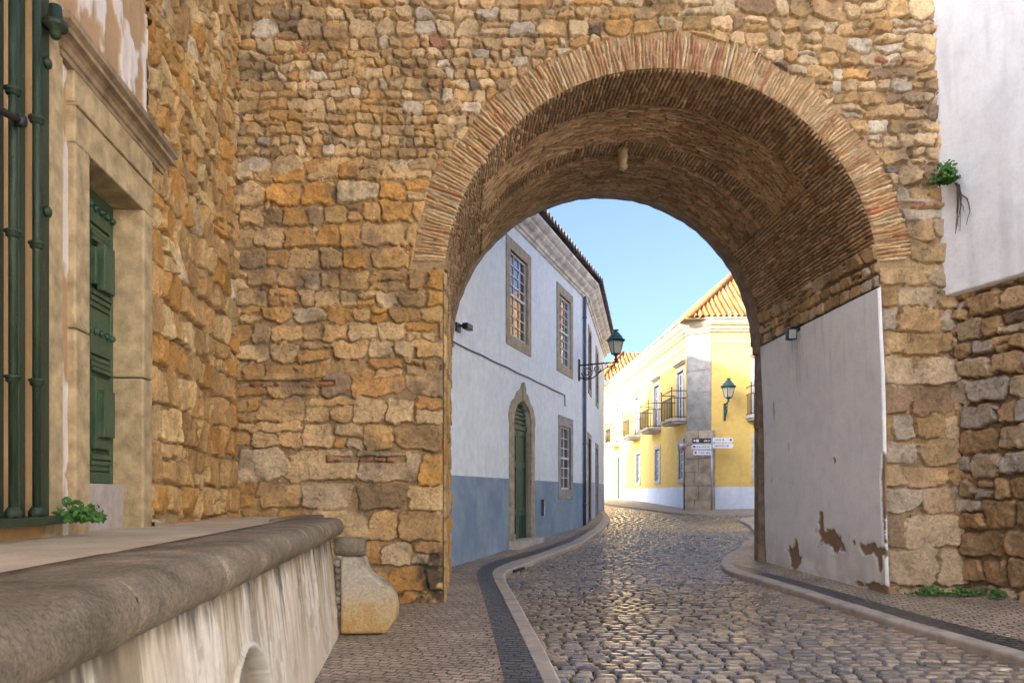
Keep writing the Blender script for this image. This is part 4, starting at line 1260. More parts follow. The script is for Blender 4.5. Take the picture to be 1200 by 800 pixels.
# cornice round both faces, then tiles
CZ = 8.08
pr = [(0, 0), (.05, 0), (.07, .06), (.12, .07), (.12, .12), (.15, .16), (.24, .20), (.30, .26), (.30, .31), (.38, .35), (.45, .42), (.45, .50), (.0, .52)]
pa = fa.at(-.3, 0, 0); pc = fbb.at(fbb.L + .2, 0, 0)
mb = MB(); mb.sweep([(pa[0], pa[1], CZ), (2.477, 25.9, CZ), (pc[0], pc[1], CZ)], pr)
mb.build('cornice', M['cornicestone'], wh)


def tiles(name, p0, ddir, up, rise, L, W, mat, parent, pitch=.22, step=.035, dark=.55, maskf=None, pal=None, z0=0., amp=.055):
    """barrel-tiled slope: u along the eave, v up the slope (plan metres), rise per plan metre"""
    pal = pal or [(3, (.40, .25, .12)), (2, (.46, .31, .16)), (2, (.34, .19, .09)), (1, (.26, .2, .14))]
    F = Field(np.arange(0, L + step, step), np.arange(0, W + .06, .06), warp=0, wob=0)
    ph = (F.U / pitch) % 1.; kk = np.floor(F.U / pitch).astype(int); row = np.floor((F.V + .1 * _hash(kk, kk * 0, 4)) / .36).astype(int)
    cov = ph < .55
    F.h = np.where(cov, np.sqrt(np.maximum(0, 1 - ((ph - .275) / .275) ** 2)) * amp, -np.sqrt(np.maximum(0, 1 - ((ph - .775) / .225) ** 2)) * amp * .5)
    F.h += .018 * (1 - ((F.V / .36) % 1.)) + .01 * (_hash(kk, row, 7) - .5)
    P = np.array([pick(pal) for _ in range(400)]); F.c = P[((kk * 31 + row * 17 + (cov * 101)) % 400)]
    n_ = fbm(F.U / .7, F.V / .7, 31, 4)
    F.c = F.c * (.7 + .6 * n_[..., None])
    d = np.array(ddir, float); d /= np.hypot(*d); q = np.array(up, float); q /= np.hypot(*q)
    mk = maskf(F.U, F.V) if maskf else None
    return F.mesh(name, lambda U, V, H: (p0[0] + d[0] * U + q[0] * V, p0[1] + d[1] * U + q[1] * V, z0 + rise * V + H), mat, parent, mk)


greypal = [(3, (.24, .21, .18)), (2, (.30, .26, .21)), (2, (.20, .16, .13)), (1, (.32, .22, .15))]
rt = CZ + .56
p0 = fa.at(-.3, .58, 0)
roofpal = greypal
inw = -fa.n
miA = np.array(fa.at(fa.L, 0, 0)[:2])
roof = tiles('roof', p0, fa.d, -fa.n, .42, fa.L + .42, 6.0, M['tile'], wh, pal=greypal, z0=rt + .02, pitch=.30, amp=.10)
p1 = fbb.at(-.05, .58, 0)
tiles('roof', p1, fbb.d, -fbb.n, .42, fbb.L + .2, 5.0, M['tile'], wh, pal=greypal, z0=rt + .024, pitch=.30, amp=.10)
# solid under the tiles so light does not leak, and the far slopes
mb = MB()
pts = [fa.at(-.25, .40, 0)[:2], (2.477 + .38, 25.9 - .1), fbb.at(fbb.L + .1, .4, 0)[:2], (-4.0, 39.), (-9.5, 15.3)]
k = len(pts); apex = [(-4.4, 18.5), (-2.5, 31.0)]
vs = [(p[0], p[1], rt - .06) for p in pts] + [(p[0], p[1], rt + 2.3) for p in apex]
mb.add(vs, [(0, 1, 6, 5), (1, 2, 6), (2, 3, 6), (3, 4, 5, 6), (4, 0, 5), (0, 4, 3, 2, 1)])
mb.build('roof_deck', m_plain('old_roof_tiles', (.26, .19, .13), .9, .3), wh)
# drainpipe and cable
mb = MB(); q = fa.at(A_(25.55), .07, 0)
mb.tube([(q[0], q[1], float(G(q[0], q[1])) + .02), (q[0], q[1], CZ + .02)], .055, 10)
for z in (1.2, 3.2, 5.4, 7.4): mb.lathe((q[0], q[1], z), [(.056, -.03), (.07, -.02), (.07, .02), (.056, .03)], 10)
mb.build('drainpipe', M['pipe'], wh)
mb = MB(); pts = []
for k in range(41):
    y = 15.1 + (23.3 - 15.1) * k / 40; pts.append(fa.at(A_(y), .025, 4.56 + .004 * math.sin(k * .9) - .012 * abs(math.sin(k * PI / 8)) - .02 * k / 40))
pts.append(fa.at(A_(23.34), .025, 4.2)); mb.tube(pts, .016, 5); mb.build('cable', M['cable'], wh)
# floodlight near the arch
q = fa.at(A_(15.55), 0, 4.92)
fl = thing('floodlight', q, 'small black floodlight on the white house wall beside the arch', 'floodlight')
mb = MB(); mb.fbox(fa, A_(15.45), A_(15.65), .0, .04, 4.80, 4.98); mb.fbox(fa, A_(15.52), A_(15.58), .04, .2, 4.90, 4.94); mb.build('bracket', M['iron'], fl)
mb = MB(); mb.fbox(fa, A_(15.42), A_(15.70), .16, .29, 4.83, 4.95); mb.build('housing', M['black'], fl, .02)
# spotlight above the plaster lining
sx, sy, sz = XR + SK * 2.5, Y0 + 2.5, SPR - .06
sp = thing('spotlight', (sx, sy, sz), 'black spotlight fixed at the top edge of the white plaster under the arch', 'spotlight')
mb = MB(); mb.tube([(sx + .0, sy, sz + .02), (sx - .16, sy, sz + .02), (sx - .2, sy, sz - .04)], .02, 8); mb.box(sx - .06, sx - .0, sy - .1, sy + .1, sz - .05, sz + .06)
mb.tube([(sx - .05, sy - .25, sz + .03), (sx - .05, sy + .35, sz + .03)], .014, 6); mb.build('bracket', M['iron'], sp)
mb = MB(); mb.box(sx - .25, sx - .12, sy - .08, sy + .07, sz - .19, sz - .03); mb.box(sx - .265, sx - .105, sy - .10, sy - .08, sz - .205, sz - .015); mb.build('housing', M['black'], sp, .012)
mb = MB(); mb.box(sx - .245, sx - .125, sy - .106, sy - .101, sz - .185, sz - .035); mb.build('lens', m_plain('grey_lamp_lens', (.4, .42, .44), .2, .05), sp)


# ------------------------------------------------------------------ lanterns
def lantern(root, c, hgt=.98, w=.30, mat='teal'):
    """four-sided tapering street lantern standing on c"""
    x, y, z = c; k = hgt / .98; r4 = PI / 4
    mb = MB(); q = lambda r, h: (r * k, h * k)
    mb.lathe((x, y, z), [q(.03, 0), q(.07, .02), q(.04, .06), q(.05, .12), q(.10, .16), q(.16, .18), q(.16, .20)], 8)
    lan = mb.build('lantern_base', M[mat], root)
    mb = MB(); b0, b1 = .155 * k, .27 * k; z0, z1 = z + .2 * k, z + .62 * k
    for i in range(4):
        a = PI / 4 + i * PI / 2 + .3; mb.tube([(x + b0 * math.cos(a), y + b0 * math.sin(a), z0), (x + b1 * math.cos(a), y + b1 * math.sin(a), z1)], .016 * k, 6)
    mb.lathe((x, y, z1), [(b1 * 1.03, -.02 * k), (b1 * 1.15, 0), (b1 * 1.15, .02 * k)], 4, rot=PI / 4 + .3, smooth=False)
    mb.build('lantern_frame', M[mat], root)
    mb = MB(); mb.lathe((x, y, z0), [(b0 * .95, 0), (b1 * .95, .41 * k)], 4, rot=PI / 4 + .3, smooth=False); mb.build('lantern_glass', M['lampglass'], root)
    mb = MB(); mb.lathe((x, y, z1 + .02 * k), [q(.33, 0), q(.32, .03), q(.24, .06), q(.23, .13), q(.20, .15), q(.13, .23), q(.11, .27), q(.06, .29), q(.05, .32), q(.11, .34), q(.10, .36), q(.03, .37)], 12)
    mb.build('lantern_cap', M[mat], root)


def spiral(mb, o, ex, r0, turns, r, sgn=1, a0=0., n=36):
    """flat scroll in the vertical plane of ex"""
    pts = []
    for i in range(n):
        t = i / (n - 1); a = a0 + sgn * t * turns * 2 * PI; rr_ = r0 * (1 - t) ** .8 + .012
        pts.append((o[0] + ex[0] * rr_ * math.cos(a), o[1] + ex[1] * rr_ * math.cos(a), o[2] + rr_ * math.sin(a)))
    mb.tube(pts, r, 6)


ql = fa.at(A_(25.0), .0, EYE + 4.2)
arm = 1.25
lan = thing('street_lantern', ql, 'teal street lantern on a long scrolled iron arm fixed to the white house', 'lantern')
mb = MB(); e = fa.n
mb.fbox(fa, A_(25.0) - .04, A_(25.0) + .04, .0, .05, EYE + 3.72, EYE + 4.42)
at_ = lambda n, z: fa.at(A_(25.0), n, EYE + z)
mb.tube([at_(.04, 4.22), at_(arm + .08, 4.26)], .024, 8)
mb.tube([at_(.05, 3.82), at_(.25, 3.74), at_(.5, 3.80), at_(.72, 3.98), at_(.95, 4.12), at_(1.2, 4.16)], .02, 8)
spiral(mb, at_(.30, 3.98), e, .19, 1.7, .016, 1, PI)
spiral(mb, at_(.62, 4.08), e, .11, 1.5, .014, -1, 0)
spiral(mb, at_(1.18, 4.06), e, .09, 1.4, .016, 1, PI / 2)
spiral(mb, at_(.93, 4.16), e, .06, 1.3, .012, -1, 0)
for n_ in (.45, .78): mb.tube([at_(n_, 4.22), at_(n_ + .04, 4.0)], .012, 6)
mb.build('bracket', M['iron'], lan)
mb = MB(); qq = at_(arm - .02, 4.26); mb.lathe(qq, [(.03, -.03), (.06, .0), (.045, .05), (.09, .10), (.06, .12)], 10); mb.build('lantern_collar', M['teal'], lan)
lantern(lan, at_(arm - .02, 4.34), .93)

# ------------------------------------------------------------------ yellow house at the end of the street
P1, P2 = (7.92, 34.6), (8.80, 33.9)
fl_ = Fr((7.92 - .049 * 34, 34.6 + 34), P1)          # travelling towards the corner; outward = left
fc = Fr(P1, P2)
fr_ = Fr(P2, (18.8, 33.9))
for f_ in (fl_, fc, fr_):
    pass
yh = thing('yellow_house', (8.3, 34.2, float(G(8.3, 34.2))), 'yellow corner house with wrought iron balconies, stone corner pilaster and tiled hip roof', 'house')
S = lambda s: fl_.L - s                               # s metres from the corner along the left facade
# check outward direction
assert fl_.n[0] < 0 and fr_.n[1] < 0 and fc.n[1] < 0
upw = [(S(s + .55), S(s - .55), 5.0, 7.25) for s in (1.2, 5.9, 10.8, 17.0)]
low = [(S(s + .5), S(s - .5), 2.25, 3.9) for s in (1.0, 5.7, 10.4)]
yd = (S(17.2), S(16.0), 1.15, 4.0)
rup = (1.95, 3.05, 5.0, 7.3); rlow = (1.95, 3.1, 2.2, 4.0)
vy = (1.9, 2.25, 1.55, 1.88)
mb = MB()
cellwall(mb, fl_, fl_.L, 0, 8.8, upw + low + [yd], 0, 0, .3)
cellwall(mb, fr_, fr_.L, 0, 8.8, [rup, rlow, vy], 0, 0, .3)
mb.fquad(fc, 0, fc.L, 0, 8.8, 0)
for p, q in (((18.8, 33.9), (18.8, 60)), ((18.8, 60), (6.25, 68.6))):
    mb.add([(p[0], p[1], 0), (q[0], q[1], 0), (q[0], q[1], 8.8), (p[0], p[1], 8.8)], [(0, 1, 2, 3)])
mb.build('wall', M['yellow'], yh)
mb = MB(); DY = 1.88
cellwall(mb, fl_, fl_.L, 0, DY, [(yd[0] - .2, yd[1] + .2, 0, DY)], 0, .012, .01); cellwall(mb, fr_, fr_.L, 0, DY, [vy], 0, .012, .02)
mb.build('dado', M['yellowdado'], yh)
mb = MB()
pth = [(*fl_.at(0, 0, 0)[:2], 8.72), (*P1, 8.72), (*P2, 8.72), (*fr_.at(fr_.L, 0, 0)[:2], 8.72)]
mb.sweep(pth, [(0, 0), (.08, .0), (.10, .08), (.18, .10), (.22, .2), (.32, .26), (.42, .36), (.42, .46), (.5, .48), (.5, .53), (0, .56)])
mb.sweep([(a, b, 8.22) for a, b, c in pth], [(0, 0), (.05, .0), (.05, .05), (.0, .07)])
mb.build('cornice', M['yellowtrim'], yh)
# corner: pale stone pilaster over a rusticated base
mb = MB(); z = 4.36
for hgt in (.95, .75, 1.0, .85, .78):
    mb.fbox(fc, .0, fc.L, -.1, .035 + random.uniform(0, .008), z + .006, min(8.7, z + hgt) - .006); z += hgt
mb.fbox(fl_, fl_.L - .12, fl_.L + .01, -.1, .034, 4.37, 8.7)
mb.build('corner_pilaster', m_plain('grey_pilaster_stone', (.27, .255, .23), .88, .35, 3, .008, .25, 0, 40), yh, .008)
mb = MB(); z = .55
for i, hgt in enumerate((.75, .62, .62, .58, .62, .64)):
    k = .5 if i % 2 else .33
    mb.fbox(fc, -.12, fc.L * k, -.1, .12, z + .008, z + hgt - .008); mb.fbox(fc, fc.L * k + .012, fc.L + .14, -.1, .12 + random.uniform(0, .01), z + .008, z + hgt - .008); z += hgt
mb.build('corner_base', m_plain('beige_block_stone', (.46, .38, .28), .85, .4, 3, .01, .25, 0, 30), yh, .015)


def opening(fr, w, kind, parent, hood=True, leafm='glass'):
    u0, u1, z0, z1 = w; t = .17; mb = MB()
    zb_ = z0 - (0 if kind != 'window' else .18)
    mb.fbox(fr, u0 - t, u0, -.28, .04, zb_, z1 + t); mb.fbox(fr, u1, u1 + t, -.28, .04, zb_, z1 + t); mb.fbox(fr, u0, u1, -.28, .038, z1, z1 + t)
    if kind == 'window': mb.fbox(fr, u0, u1, -.28, .06, z0 - .18, z0)
    if hood:
        mb.fbox(fr, u0 - t - .1, u1 + t + .1, 0, .10, z1 + .30, z1 + .36); mb.fbox(fr, u0 - t - .16, u1 + t + .16, 0, .17, z1 + .36, z1 + .44)
    wn = mb.build('door' if kind == 'door' else 'window', M['palestone'], parent, .01)
    if kind == 'door':
        mb = MB(); mb.fbox(fr, u0, u1, -.3, -.04, z0 - .2, z1); um = (u0 + u1) / 2
        for a, b in ((u0 + .05, um - .04), (um + .04, u1 - .05)):
            for c, d in ((z0 + .15, z0 + .9), (z0 + 1., z0 + 1.9), (z0 + 2., z1 - .1)): mb.fbox(fr, a + .06, b - .06, -.04, -.02, c, d)
        mb.build('door_leaf', M['green'], wn)
    else:
        mb = MB(); rec = .05
        for a, b in ((u0, u0 + .07), (u1 - .07, u1)): mb.fbox(fr, a, b, -rec - .05, -rec, z0, z1)
        mb.fbox(fr, u0, u1, -rec - .05, -rec - .002, z1 - .07, z1)
        mb.build('frame', M['teal'], wn)
        mb = MB(); um = (u0 + u1) / 2
        for a, b in ((u0 + .07, um - .01), (um + .01, u1 - .07)):
            for c, d in ((a, a + .06), (b - .06, b)): mb.fbox(fr, c, d, -rec - .045, -rec - .005, z0, z1 - .07)
            for k in range(5): zz = z0 + (z1 - z0 - .11) * k / 4; mb.fbox(fr, a + .06, b - .06, -rec - .04, -rec - .007, zz, zz + .04)
        mb.build('sash', M['whitewood'], wn)
        mb = MB(); mb.fbox(fr, u0 + .05, u1 - .05, -rec - .06, -rec - .03, z0, z1); mb.build('pane', M['glass'], wn)
        mb = MB(); mb.fbox(fr, u0 + .12, u1 - .12, -rec - .028, -rec - .025, z0 + .1, z0 + (z1 - z0) * .9)
    return wn


def balcony(fr, uc, parent, w=2.0, z=5.0, dep=.72):
    mb = MB(); mb.fbox(fr, uc - w / 2, uc + w / 2, 0, dep, z - .14, z - .02); mb.fbox(fr, uc - w / 2 + .08, uc + w / 2 - .08, 0, dep - .1, z - .24, z - .14)
    b = mb.build('balcony', M['palestone'], parent, .01)
    mb = MB(); n0 = dep - .05; a0, a1 = uc - w / 2 + .05, uc + w / 2 - .05
    P = [(a0, 0), (a0, n0), (a1, n0), (a1, 0)]
    for zz in (z + .06, z + .92, z + 1.24):
        mb.tube([fr.at(u, n, zz) for u, n in P], .022, 6)
    for u in (a0, a1):
        mb.tube([fr.at(u, n0, z - .02), fr.at(u, n0, z + 1.36)], .022, 6); mb.lathe(fr.at(u, n0, z + 1.36), [(.01, -.03), (.045, 0), (.01, .045)], 8)
    for k in range(1, 15): u = a0 + (a1 - a0) * k / 15; mb.tube([fr.at(u, n0, z + .06), fr.at(u, n0, z + .92)], .011, 5)
    for k in range(1, 5):
        n = n0 * k / 5
        for u in (a0, a1): mb.tube([fr.at(u, n, z + .06), fr.at(u, n, z + .92)], .011, 5)
    mb.build('railing', M['iron'], b)


for w in upw: opening(fl_, w, 'window', yh); balcony(fl_, (w[0] + w[1]) / 2, yh)
for w in low: opening(fl_, w, 'window', yh, False)
opening(fl_, yd, 'door', yh)
opening(fr_, rup, 'window', yh); balcony(fr_, (rup[0] + rup[1]) / 2, yh)
opening(fr_, rlow, 'window', yh, False)
mb = MB(); mb.fbox(fr_, vy[0], vy[1], -.2, -.1, vy[2], vy[3]); mb.build('vent', M['dark'], yh)
mb = MB(); q = fl_.at(S(.22), .07, 0); mb.tube([(q[0], q[1], float(G(q[0], q[1]))), (q[0], q[1], 2.9)], .05, 8); mb.build('drainpipe', M['pipe'], yh)
# roofs
M['ridgetile'] = m_plain('ridge_tile', (.34, .17, .06), .85, .35)
warm = [(3, (.31, .145, .045)), (3, (.37, .19, .065)), (2, (.26, .115, .04)), (1.4, (.19, .115, .06)), (.6, (.42, .28, .14))]
EZ = 9.27
ap = np.array((11.3, 38.0)); ez_ = 3.35
c0 = np.array((7.72, 33.50))
wy = ap[1] - c0[1]; wx = ap[0] - c0[0]
tiles('roof', c0, (1, 0), (0, 1), ez_ / wy, 10.8, wy, M['tile'], yh, pitch=.26, step=.026, pal=warm, z0=EZ, amp=.07, maskf=lambda U, V: (U > V * wx / wy - .05))
tiles('roof', (c0[0] - .049 * 12, c0[1] + 12), (.049, -1), (1, 0), ez_ / wx, 12.0, wx, M['tile'], yh, pitch=.28, step=.028, pal=warm, z0=EZ, amp=.10, maskf=lambda U, V: (12 - U > V * wy / wx - .05))
mb = MB(); mb.tube([(c0[0], c0[1], EZ + .06), (ap[0], ap[1], EZ + ez_ + .08)], .13, 8); mb.tube([(ap[0], ap[1], EZ + ez_ + .08), (18.8, 38., EZ + ez_ + .08)], .13, 8)
mb.build('ridge', M['tile'] if False else M['ridgetile'], yh)
# second, taller hip at the far end
b0 = np.array((5.9, 52.0))
tiles('roof', b0, (1, 0), (0, 1), .55, 12, 5.2, M['tile'], yh, pitch=.30, step=.03, pal=warm, z0=EZ - .05, amp=.07, maskf=lambda U, V: (U > V * .45 - .05))
tiles('roof', (b0[0] - .6, b0[1] + 14), (.043, -1), (1, 0), 1.22, 14, 2.34, M['tile'], yh, pitch=.30, step=.03, pal=warm, z0=EZ - .05, amp=.07, maskf=lambda U, V: (14 - U > V * 2.2 - .05))
mb = MB(); mb.tube([(b0[0], b0[1], EZ), (b0[0] + 2.34, b0[1] + 5.2, EZ + 2.86), (b0[0] + 2.0, b0[1] + 13, EZ + 2.86)], .12, 8); mb.build('ridge', M['ridgetile'], yh)
mb = MB()
mb.add([(7.5, 33.5, EZ - .08), (18.8, 33.5, EZ - .08), (18.8, 60, EZ - .08), (6.2, 60, EZ - .08), (11.3, 38.05, EZ + ez_ - .1), (18.8, 38.05, EZ + ez_ - .1), (18.8, 45, EZ - .05), (7.0, 45.3, EZ - .05)],
       [(0, 1, 5, 4), (0, 4, 7), (4, 5, 6, 7), (0, 1, 2, 3)])
mb.build('roof_deck', m_plain('roof_boards', (.3, .2, .1), .9, .2), yh)

# lantern on the yellow house
qy = fr_.at(.58, 0, EYE + 3.3)
lan2 = thing('wall_lantern', qy, 'small teal lantern on a short bracket on the yellow wall', 'lantern')
mb = MB(); e = fr_.n; at2 = lambda n, z: fr_.at(.58, n, z)
mb.fbox(fr_, .54, .62, 0, .05, 4.78, 5.55); mb.tube([at2(.04, 5.4), at2(.3, 5.5), at2(.55, 5.56)], .03, 8); spiral(mb, at2(.26, 5.25), e, .2, 1.4, .025, 1, PI); mb.tube([at2(.05, 4.9), at2(.3, 5.1), at2(.5, 5.5)], .025, 8)
mb.build('bracket', M['teal'], lan2)
lantern(lan2, at2(.62, 5.54), 1.0)

# fingerpost at the corner
px_, py_ = (834 - 600) / 900 * 33.2, 33.2
sgp = thing('signpost', (px_, py_, float(G(px_, py_))), 'street signpost with five direction boards before the stone corner of the yellow house', 'signpost')
mb = MB(); mb.tube([(px_, py_, float(G(px_, py_))), (px_, py_, 4.12)], .045, 10); mb.build('pole', M['galv'], sgp)
ff = Fr((px_, py_ - .05), (px_ + 1, py_ - .05))
pm = 33.2 / 900


def board(a0, a1, b0, b1, mat, inkm, marks, dot=None, point=0):
    u0, u1 = (a0 - 834) * pm, (a1 - 834) * pm; z1, z0 = EYE + (580 - b0) * pm, EYE + (580 - b1) * pm; h = z1 - z0
    if point > 0: poly = [(u0, z0), (u1 - h * .3, z0), (u1, z0 + h * .3), (u1, z1 - h * .3), (u1 - h * .3, z1), (u0, z1)]
    elif point < 0: poly = [(u0 + h * .3, z0), (u1, z0), (u1, z1), (u0 + h * .3, z1), (u0, z1 - h * .3), (u0, z0 + h * .3)]
    else: poly = [(u0, z0), (u1, z0), (u1, z1), (u0, z1)]
    mb = MB(); mb.prism(ff, poly, -.015, .015); b = mb.build('sign_board', M[mat], sgp, .004)
    mb = MB(); W = u1 - u0
    for (f0, f1, kind) in marks:
        if kind == 'sq': mb.fbox(ff, u0 + W * f0, u0 + W * f1, .015, .0185, z0 + h * .22, z0 + h * .78)
        elif kind == 'dot': mb.lathe(ff.at(u0 + W * (f0 + f1) / 2, .0185, z0 + h * .5), [(h * .24, 0), (h * .24, .004)], 12, ax='y')
        else:
            u = u0 + W * f0
            while u < u0 + W * f1:
                w = random.uniform(.022, .05); hh = random.choice((.28, .28, .42)); mb.fbox(ff, u, u + w * .55, .015, .0185, z0 + h * .32, z0 + h * (.32 + hh))
                if random.random() < .6: mb.fbox(ff, u, u + w, .0187, .0195, z0 + h * (.32 + random.choice((0, .14, .24))), z0 + h * (.40 + random.choice((0, .14))) + .012)
                u += w + (.03 if random.random() < .2 else .014)
    mb.build('lettering', M[inkm], b)


board(811, 833, 513.5, 519, 'signdark', 'inkwhite', [(.06, .16, 'dot'), (.2, .34, 'sq'), (.62, .95, 'tx')])
board(810, 833, 520.5, 526, 'signwhite', 'ink', [(.08, .2, 'dot'), (.26, .92, 'tx')], point=-1)
board(812, 833, 527.5, 533, 'signwhite', 'ink', [(.06, .2, 'dot'), (.3, .6, 'tx'), (.7, .92, 'tx')])
board(835, 859, 512.5, 518, 'signwhite', 'ink', [(.1, .5, 'tx'), (.82, .92, 'dot')], point=1)
board(835, 859, 519.5, 525, 'signwhite', 'ink', [(.1, .82, 'tx')], point=1)

# round sign on its own post, seen before the first ground-floor window
rx, ry = (799.5 - 600) / 900 * 33.6, 33.6
rs = thing('round_sign', (rx, ry, float(G(rx, ry))), 'round faded red and grey traffic sign on a thin dark post by the yellow house', 'traffic sign')
mb = MB(); mb.tube([(rx + .08, ry, float(G(rx, ry))), (rx + .08, ry, 3.98)], .028, 8); mb.build('pole', M['iron'], rs)
mb = MB(); mb.lathe((rx, ry - .05, 3.62), [(.17, 0), (.175, .015), (.17, .03)], 24, ax='y'); di = mb.build('sign_disc', M['galv'], rs)
mb = MB(); mb.lathe((rx + .04, ry - .056, 3.58), [(.10, 0), (.10, .006)], 20, ax='y'); mb.build('sign_face', M['redpaint'], di)

# ------------------------------------------------------------------ plants
def leaves(name, c, r, n, size, label=None, parent=None, squash=(1, 1, 1), lift=.4, grp=None):
    mb = MB(); rg = random.Random(int(abs(c[0] * 1000) + abs(c[1] * 777)))
    sub = [(rg.gauss(0, .45), rg.gauss(0, .45), rg.gauss(0, .4)) for _ in range(max(3, n // 25))]
    for _ in range(n):
        s0 = rg.choice(sub)
        q = [s0[i] + rg.gauss(0, .22) for i in range(3)]
        p = Vector((c[0] + q[0] * r * squash[0], c[1] + q[1] * r * squash[1], max(c[2] - r * .3 if name == 'caper_bush' else c[2] + .005, c[2] + q[2] * r * squash[2])))
        d = Vector((rg.gauss(0, 1), rg.gauss(0, 1) - .5, rg.gauss(0, .6) + lift)).normalized(); t = d.cross(Vector((rg.gauss(0, 1), rg.gauss(0, 1), rg.gauss(0, 1)))).normalized(); b = d.cross(t)
        s = size * rg.uniform(.6, 1.25)
        mb.add([p - t * s, p + b * s * .55 + d * s * .15, p + t * s, p - b * s * .55 + d * s * .15], [(0, 1, 2, 3)])
    return mb


cb = (5.95, 10.58, 5.8)
cap = thing('caper_bush', cb, 'bright green caper bush rooted in the joint between stone arch and white plaster', 'bush')
leaves('caper_bush', (5.93, 10.46, 5.84), .19, 800, .034, squash=(.85, .6, 1.15)).build('foliage', M['leaf'], cap)
mb = MB()
for k in range(9):
    p = Vector((6.06, 10.50, 5.76)); pts = [p]; d = Vector((random.uniform(-.05, .30), -.1, random.uniform(-.9, -.25)))
    for i in range(7):
        d = Vector((d.x * .7 + random.uniform(-.16, .16), 0, d.z - .05 + random.uniform(-.2, .2))); p = p + d * .10; p.y = 10.44 - 2.8 * max(0, p.x - 6.10); pts.append(p.copy())
    mb.tube(pts, [.012 * (1 - i / 9) for i in range(8)], 5)
mb.build('roots', M['root'], cap)
wp = lw.at(oy(5.55), .22, TZ)
mb = leaves('weed', (wp[0], wp[1], TZ + .12), .15, 420, .030, squash=(1, 1.2, 1.15)); tag(mb.build('weed', M['leaf']), 'leafy green weed growing under the green grille on the terrace', 'weed')
for i, (a, y, n, s, lab) in enumerate(((5.70, 10.44, 420, (1.9, .7, .7), 'low green weed at the wall foot, nearest the white plaster'), (6.12, 10.38, 360, (1.7, .7, .6), 'low spreading weed at the wall foot, between two others'), (6.42, 10.1, 170, (1.2, .8, .4), 'sparse weed at the foot of the side wall, rightmost of the three'))):
    mb = leaves('weed', (a, y, float(G(a, y)) + .03), .14, n, .026, squash=s)
    tag(mb.build('weed', M['leaf']), lab, 'weed', 'weeds at the wall foot')

# ------------------------------------------------------------------ unseen wing added to the white house, shaped to shade the yellow corner
mb = MB()
ew = [(-3.4, 23.4), (-14.4, 30.2), (-12.2, 35.0), (-4.2, 33.0)]
mb.add([(p[0], p[1], -.3) for p in ew] + [(p[0], p[1], 13.2) for p in ew], [(0, 1, 5, 4), (1, 2, 6, 5), (2, 3, 7, 6), (3, 0, 4, 7), (4, 5, 6, 7)])
mb.build('added_shade_wing', M['white'], wh)
# unseen pale houses added to bounce sunlight onto the gateway and white walls


def bounce_house(name, fr, L, dep, H, label, nwin, z0=0.):
    t = thing(name, fr.at(L / 2, 0, 0), label, 'house'); hs = []
    for k in range(nwin):
        u = L * (k + .5) / nwin
        hs += [(u - .55, u + .55, z0 + 1.2, z0 + 2.9), (u - .55, u + .55, z0 + 4.6, z0 + 6.5)]
    mb = MB(); cellwall(mb, fr, L, z0 - .5, H, hs)
    c = [fr.at(0, 0, 0), fr.at(L, 0, 0), fr.at(L, -dep, 0), fr.at(0, -dep, 0)]
    for i in (1, 2, 3):
        p, q = c[i], c[(i + 1) % 4]; mb.add([(p[0], p[1], z0 - .5), (q[0], q[1], z0 - .5), (q[0], q[1], H), (p[0], p[1], H)], [(0, 1, 2, 3)])
    mb.add([(p[0], p[1], H) for p in c], [(0, 1, 2, 3)])
    mb.build('wall', M['whitewarm'], t)
    for h in hs:
        mb = MB()
        for a, b, e, f in ((h[0] - .18, h[0], h[2] - .18, h[3] + .18), (h[1], h[1] + .18, h[2] - .18, h[3] + .18), (h[0], h[1], h[3], h[3] + .18), (h[0], h[1], h[2] - .18, h[2])): mb.fbox(fr, a, b, -.2, .03, e, f)
        w = mb.build('window', M['limestone'], t); mb = MB(); mb.fbox(fr, h[0], h[1], -.2, -.15, h[2], h[3]); mb.build('pane', M['glass'], w)
    mb = MB(); p, q = fr.at(-.2, 0, H - .3), fr.at(L + .2, 0, H - .3); mb.sweep([p, q], [(0, 0), (.1, 0), (.2, .12), (.35, .22), (.35, .34), (0, .36)], side=1 if fr.n @ np.array([(q[1] - p[1]), -(q[0] - p[0])]) > 0 else -1); mb.build('cornice', M['palestone'], t)
    return t


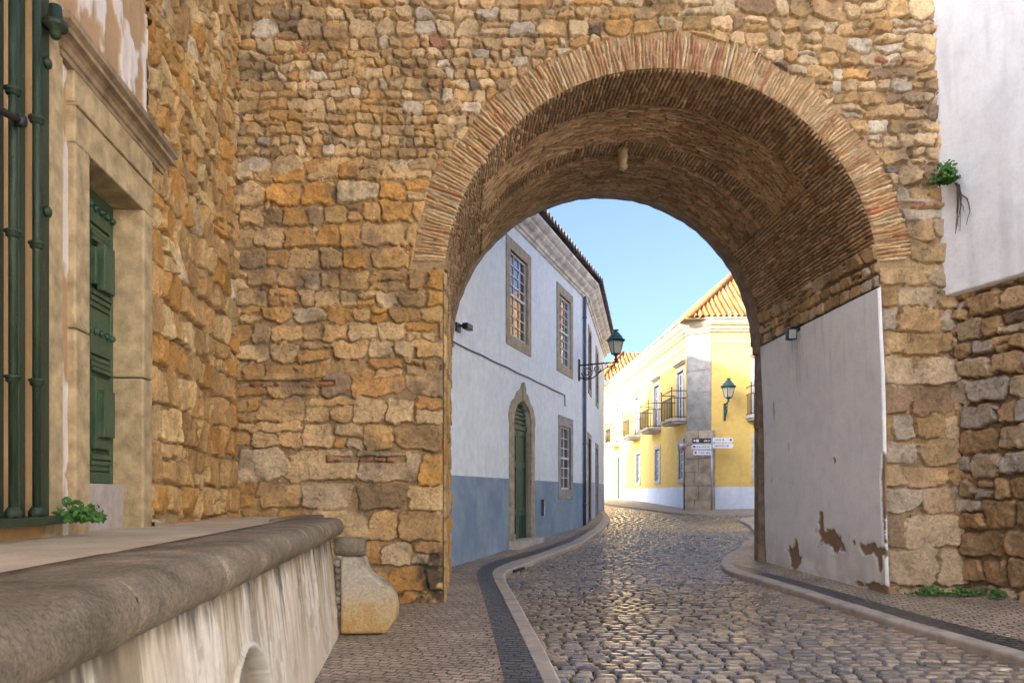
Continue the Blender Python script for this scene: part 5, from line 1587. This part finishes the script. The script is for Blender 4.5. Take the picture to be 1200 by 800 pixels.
M['whitewarm'] = m_plaster('warm_white_limewash', (.84, .82, .78), (.80, .78, .74), (.4, .36, .3), .12)
f1 = Fr((11.5, 1.5), (10.0, -40))
if f1.n[0] > 0: f1 = Fr((10.0, -40), (11.5, 1.5))
bounce_house('square_bounce_house', f1, f1.L, 8, 15, 'long pale house added unseen behind the viewer to bounce sunlight', 12)
f2 = Fr((12.6, 27.0), (8.0, 15.6))
if f2.n[0] > 0: f2 = Fr((8.0, 15.6), (12.6, 27.0))
bounce_house('street_bounce_house', f2, f2.L, 7, 9.5, 'pale house added out of sight behind the arch pier to bounce sunlight', 4, .2)

# ------------------------------------------------------------------ camera, light
cam = bpy.data.cameras.new('camera'); co_ = bpy.data.objects.new('camera', cam); COL.objects.link(co_)
cam.sensor_width = 36; cam.lens = 27; cam.shift_y = .15; cam.clip_end = 1500; cam.clip_start = .05
co_.location = (0, 0, EYE); co_.rotation_euler = (math.radians(90), 0, 0)
scene.camera = co_

AZ = math.radians(55)      # sunlight travels +y turned towards +x
EL = math.radians(21)
d = Vector((math.sin(AZ) * math.cos(EL), math.cos(AZ) * math.cos(EL), -math.sin(EL)))
sun = bpy.data.lights.new('sun', 'SUN'); so = bpy.data.objects.new('sun', sun); COL.objects.link(so)
sun.energy = 2.15; sun.angle = math.radians(.5); sun.color = (1, .89, .72)
so.rotation_euler = d.to_track_quat('-Z', 'Y').to_euler()
W = bpy.data.worlds.new('World'); scene.world = W; W.use_nodes = True
nt = W.node_tree; bg = nt.nodes['Background']; sk = nt.nodes.new('ShaderNodeTexSky'); sk.sky_type = 'NISHITA'; sk.sun_disc = False
sk.sun_elevation = EL
sk.sun_rotation = AZ + PI     # the sun stands behind the camera to the left
sk.air_density = .32; sk.dust_density = 5; sk.ozone_density = 3.2
nt.links.new(sk.outputs[0], bg.inputs[0]); bg.inputs[1].default_value = .15
vs_ = scene.view_settings; vs_.view_transform = 'Standard'; vs_.look = 'None'; vs_.gamma = 1; vs_.exposure = 2.55; vs_.use_curve_mapping = False
scene.cycles.use_denoising = True
scene.cycles.max_bounces = 8; scene.cycles.diffuse_bounces = 5
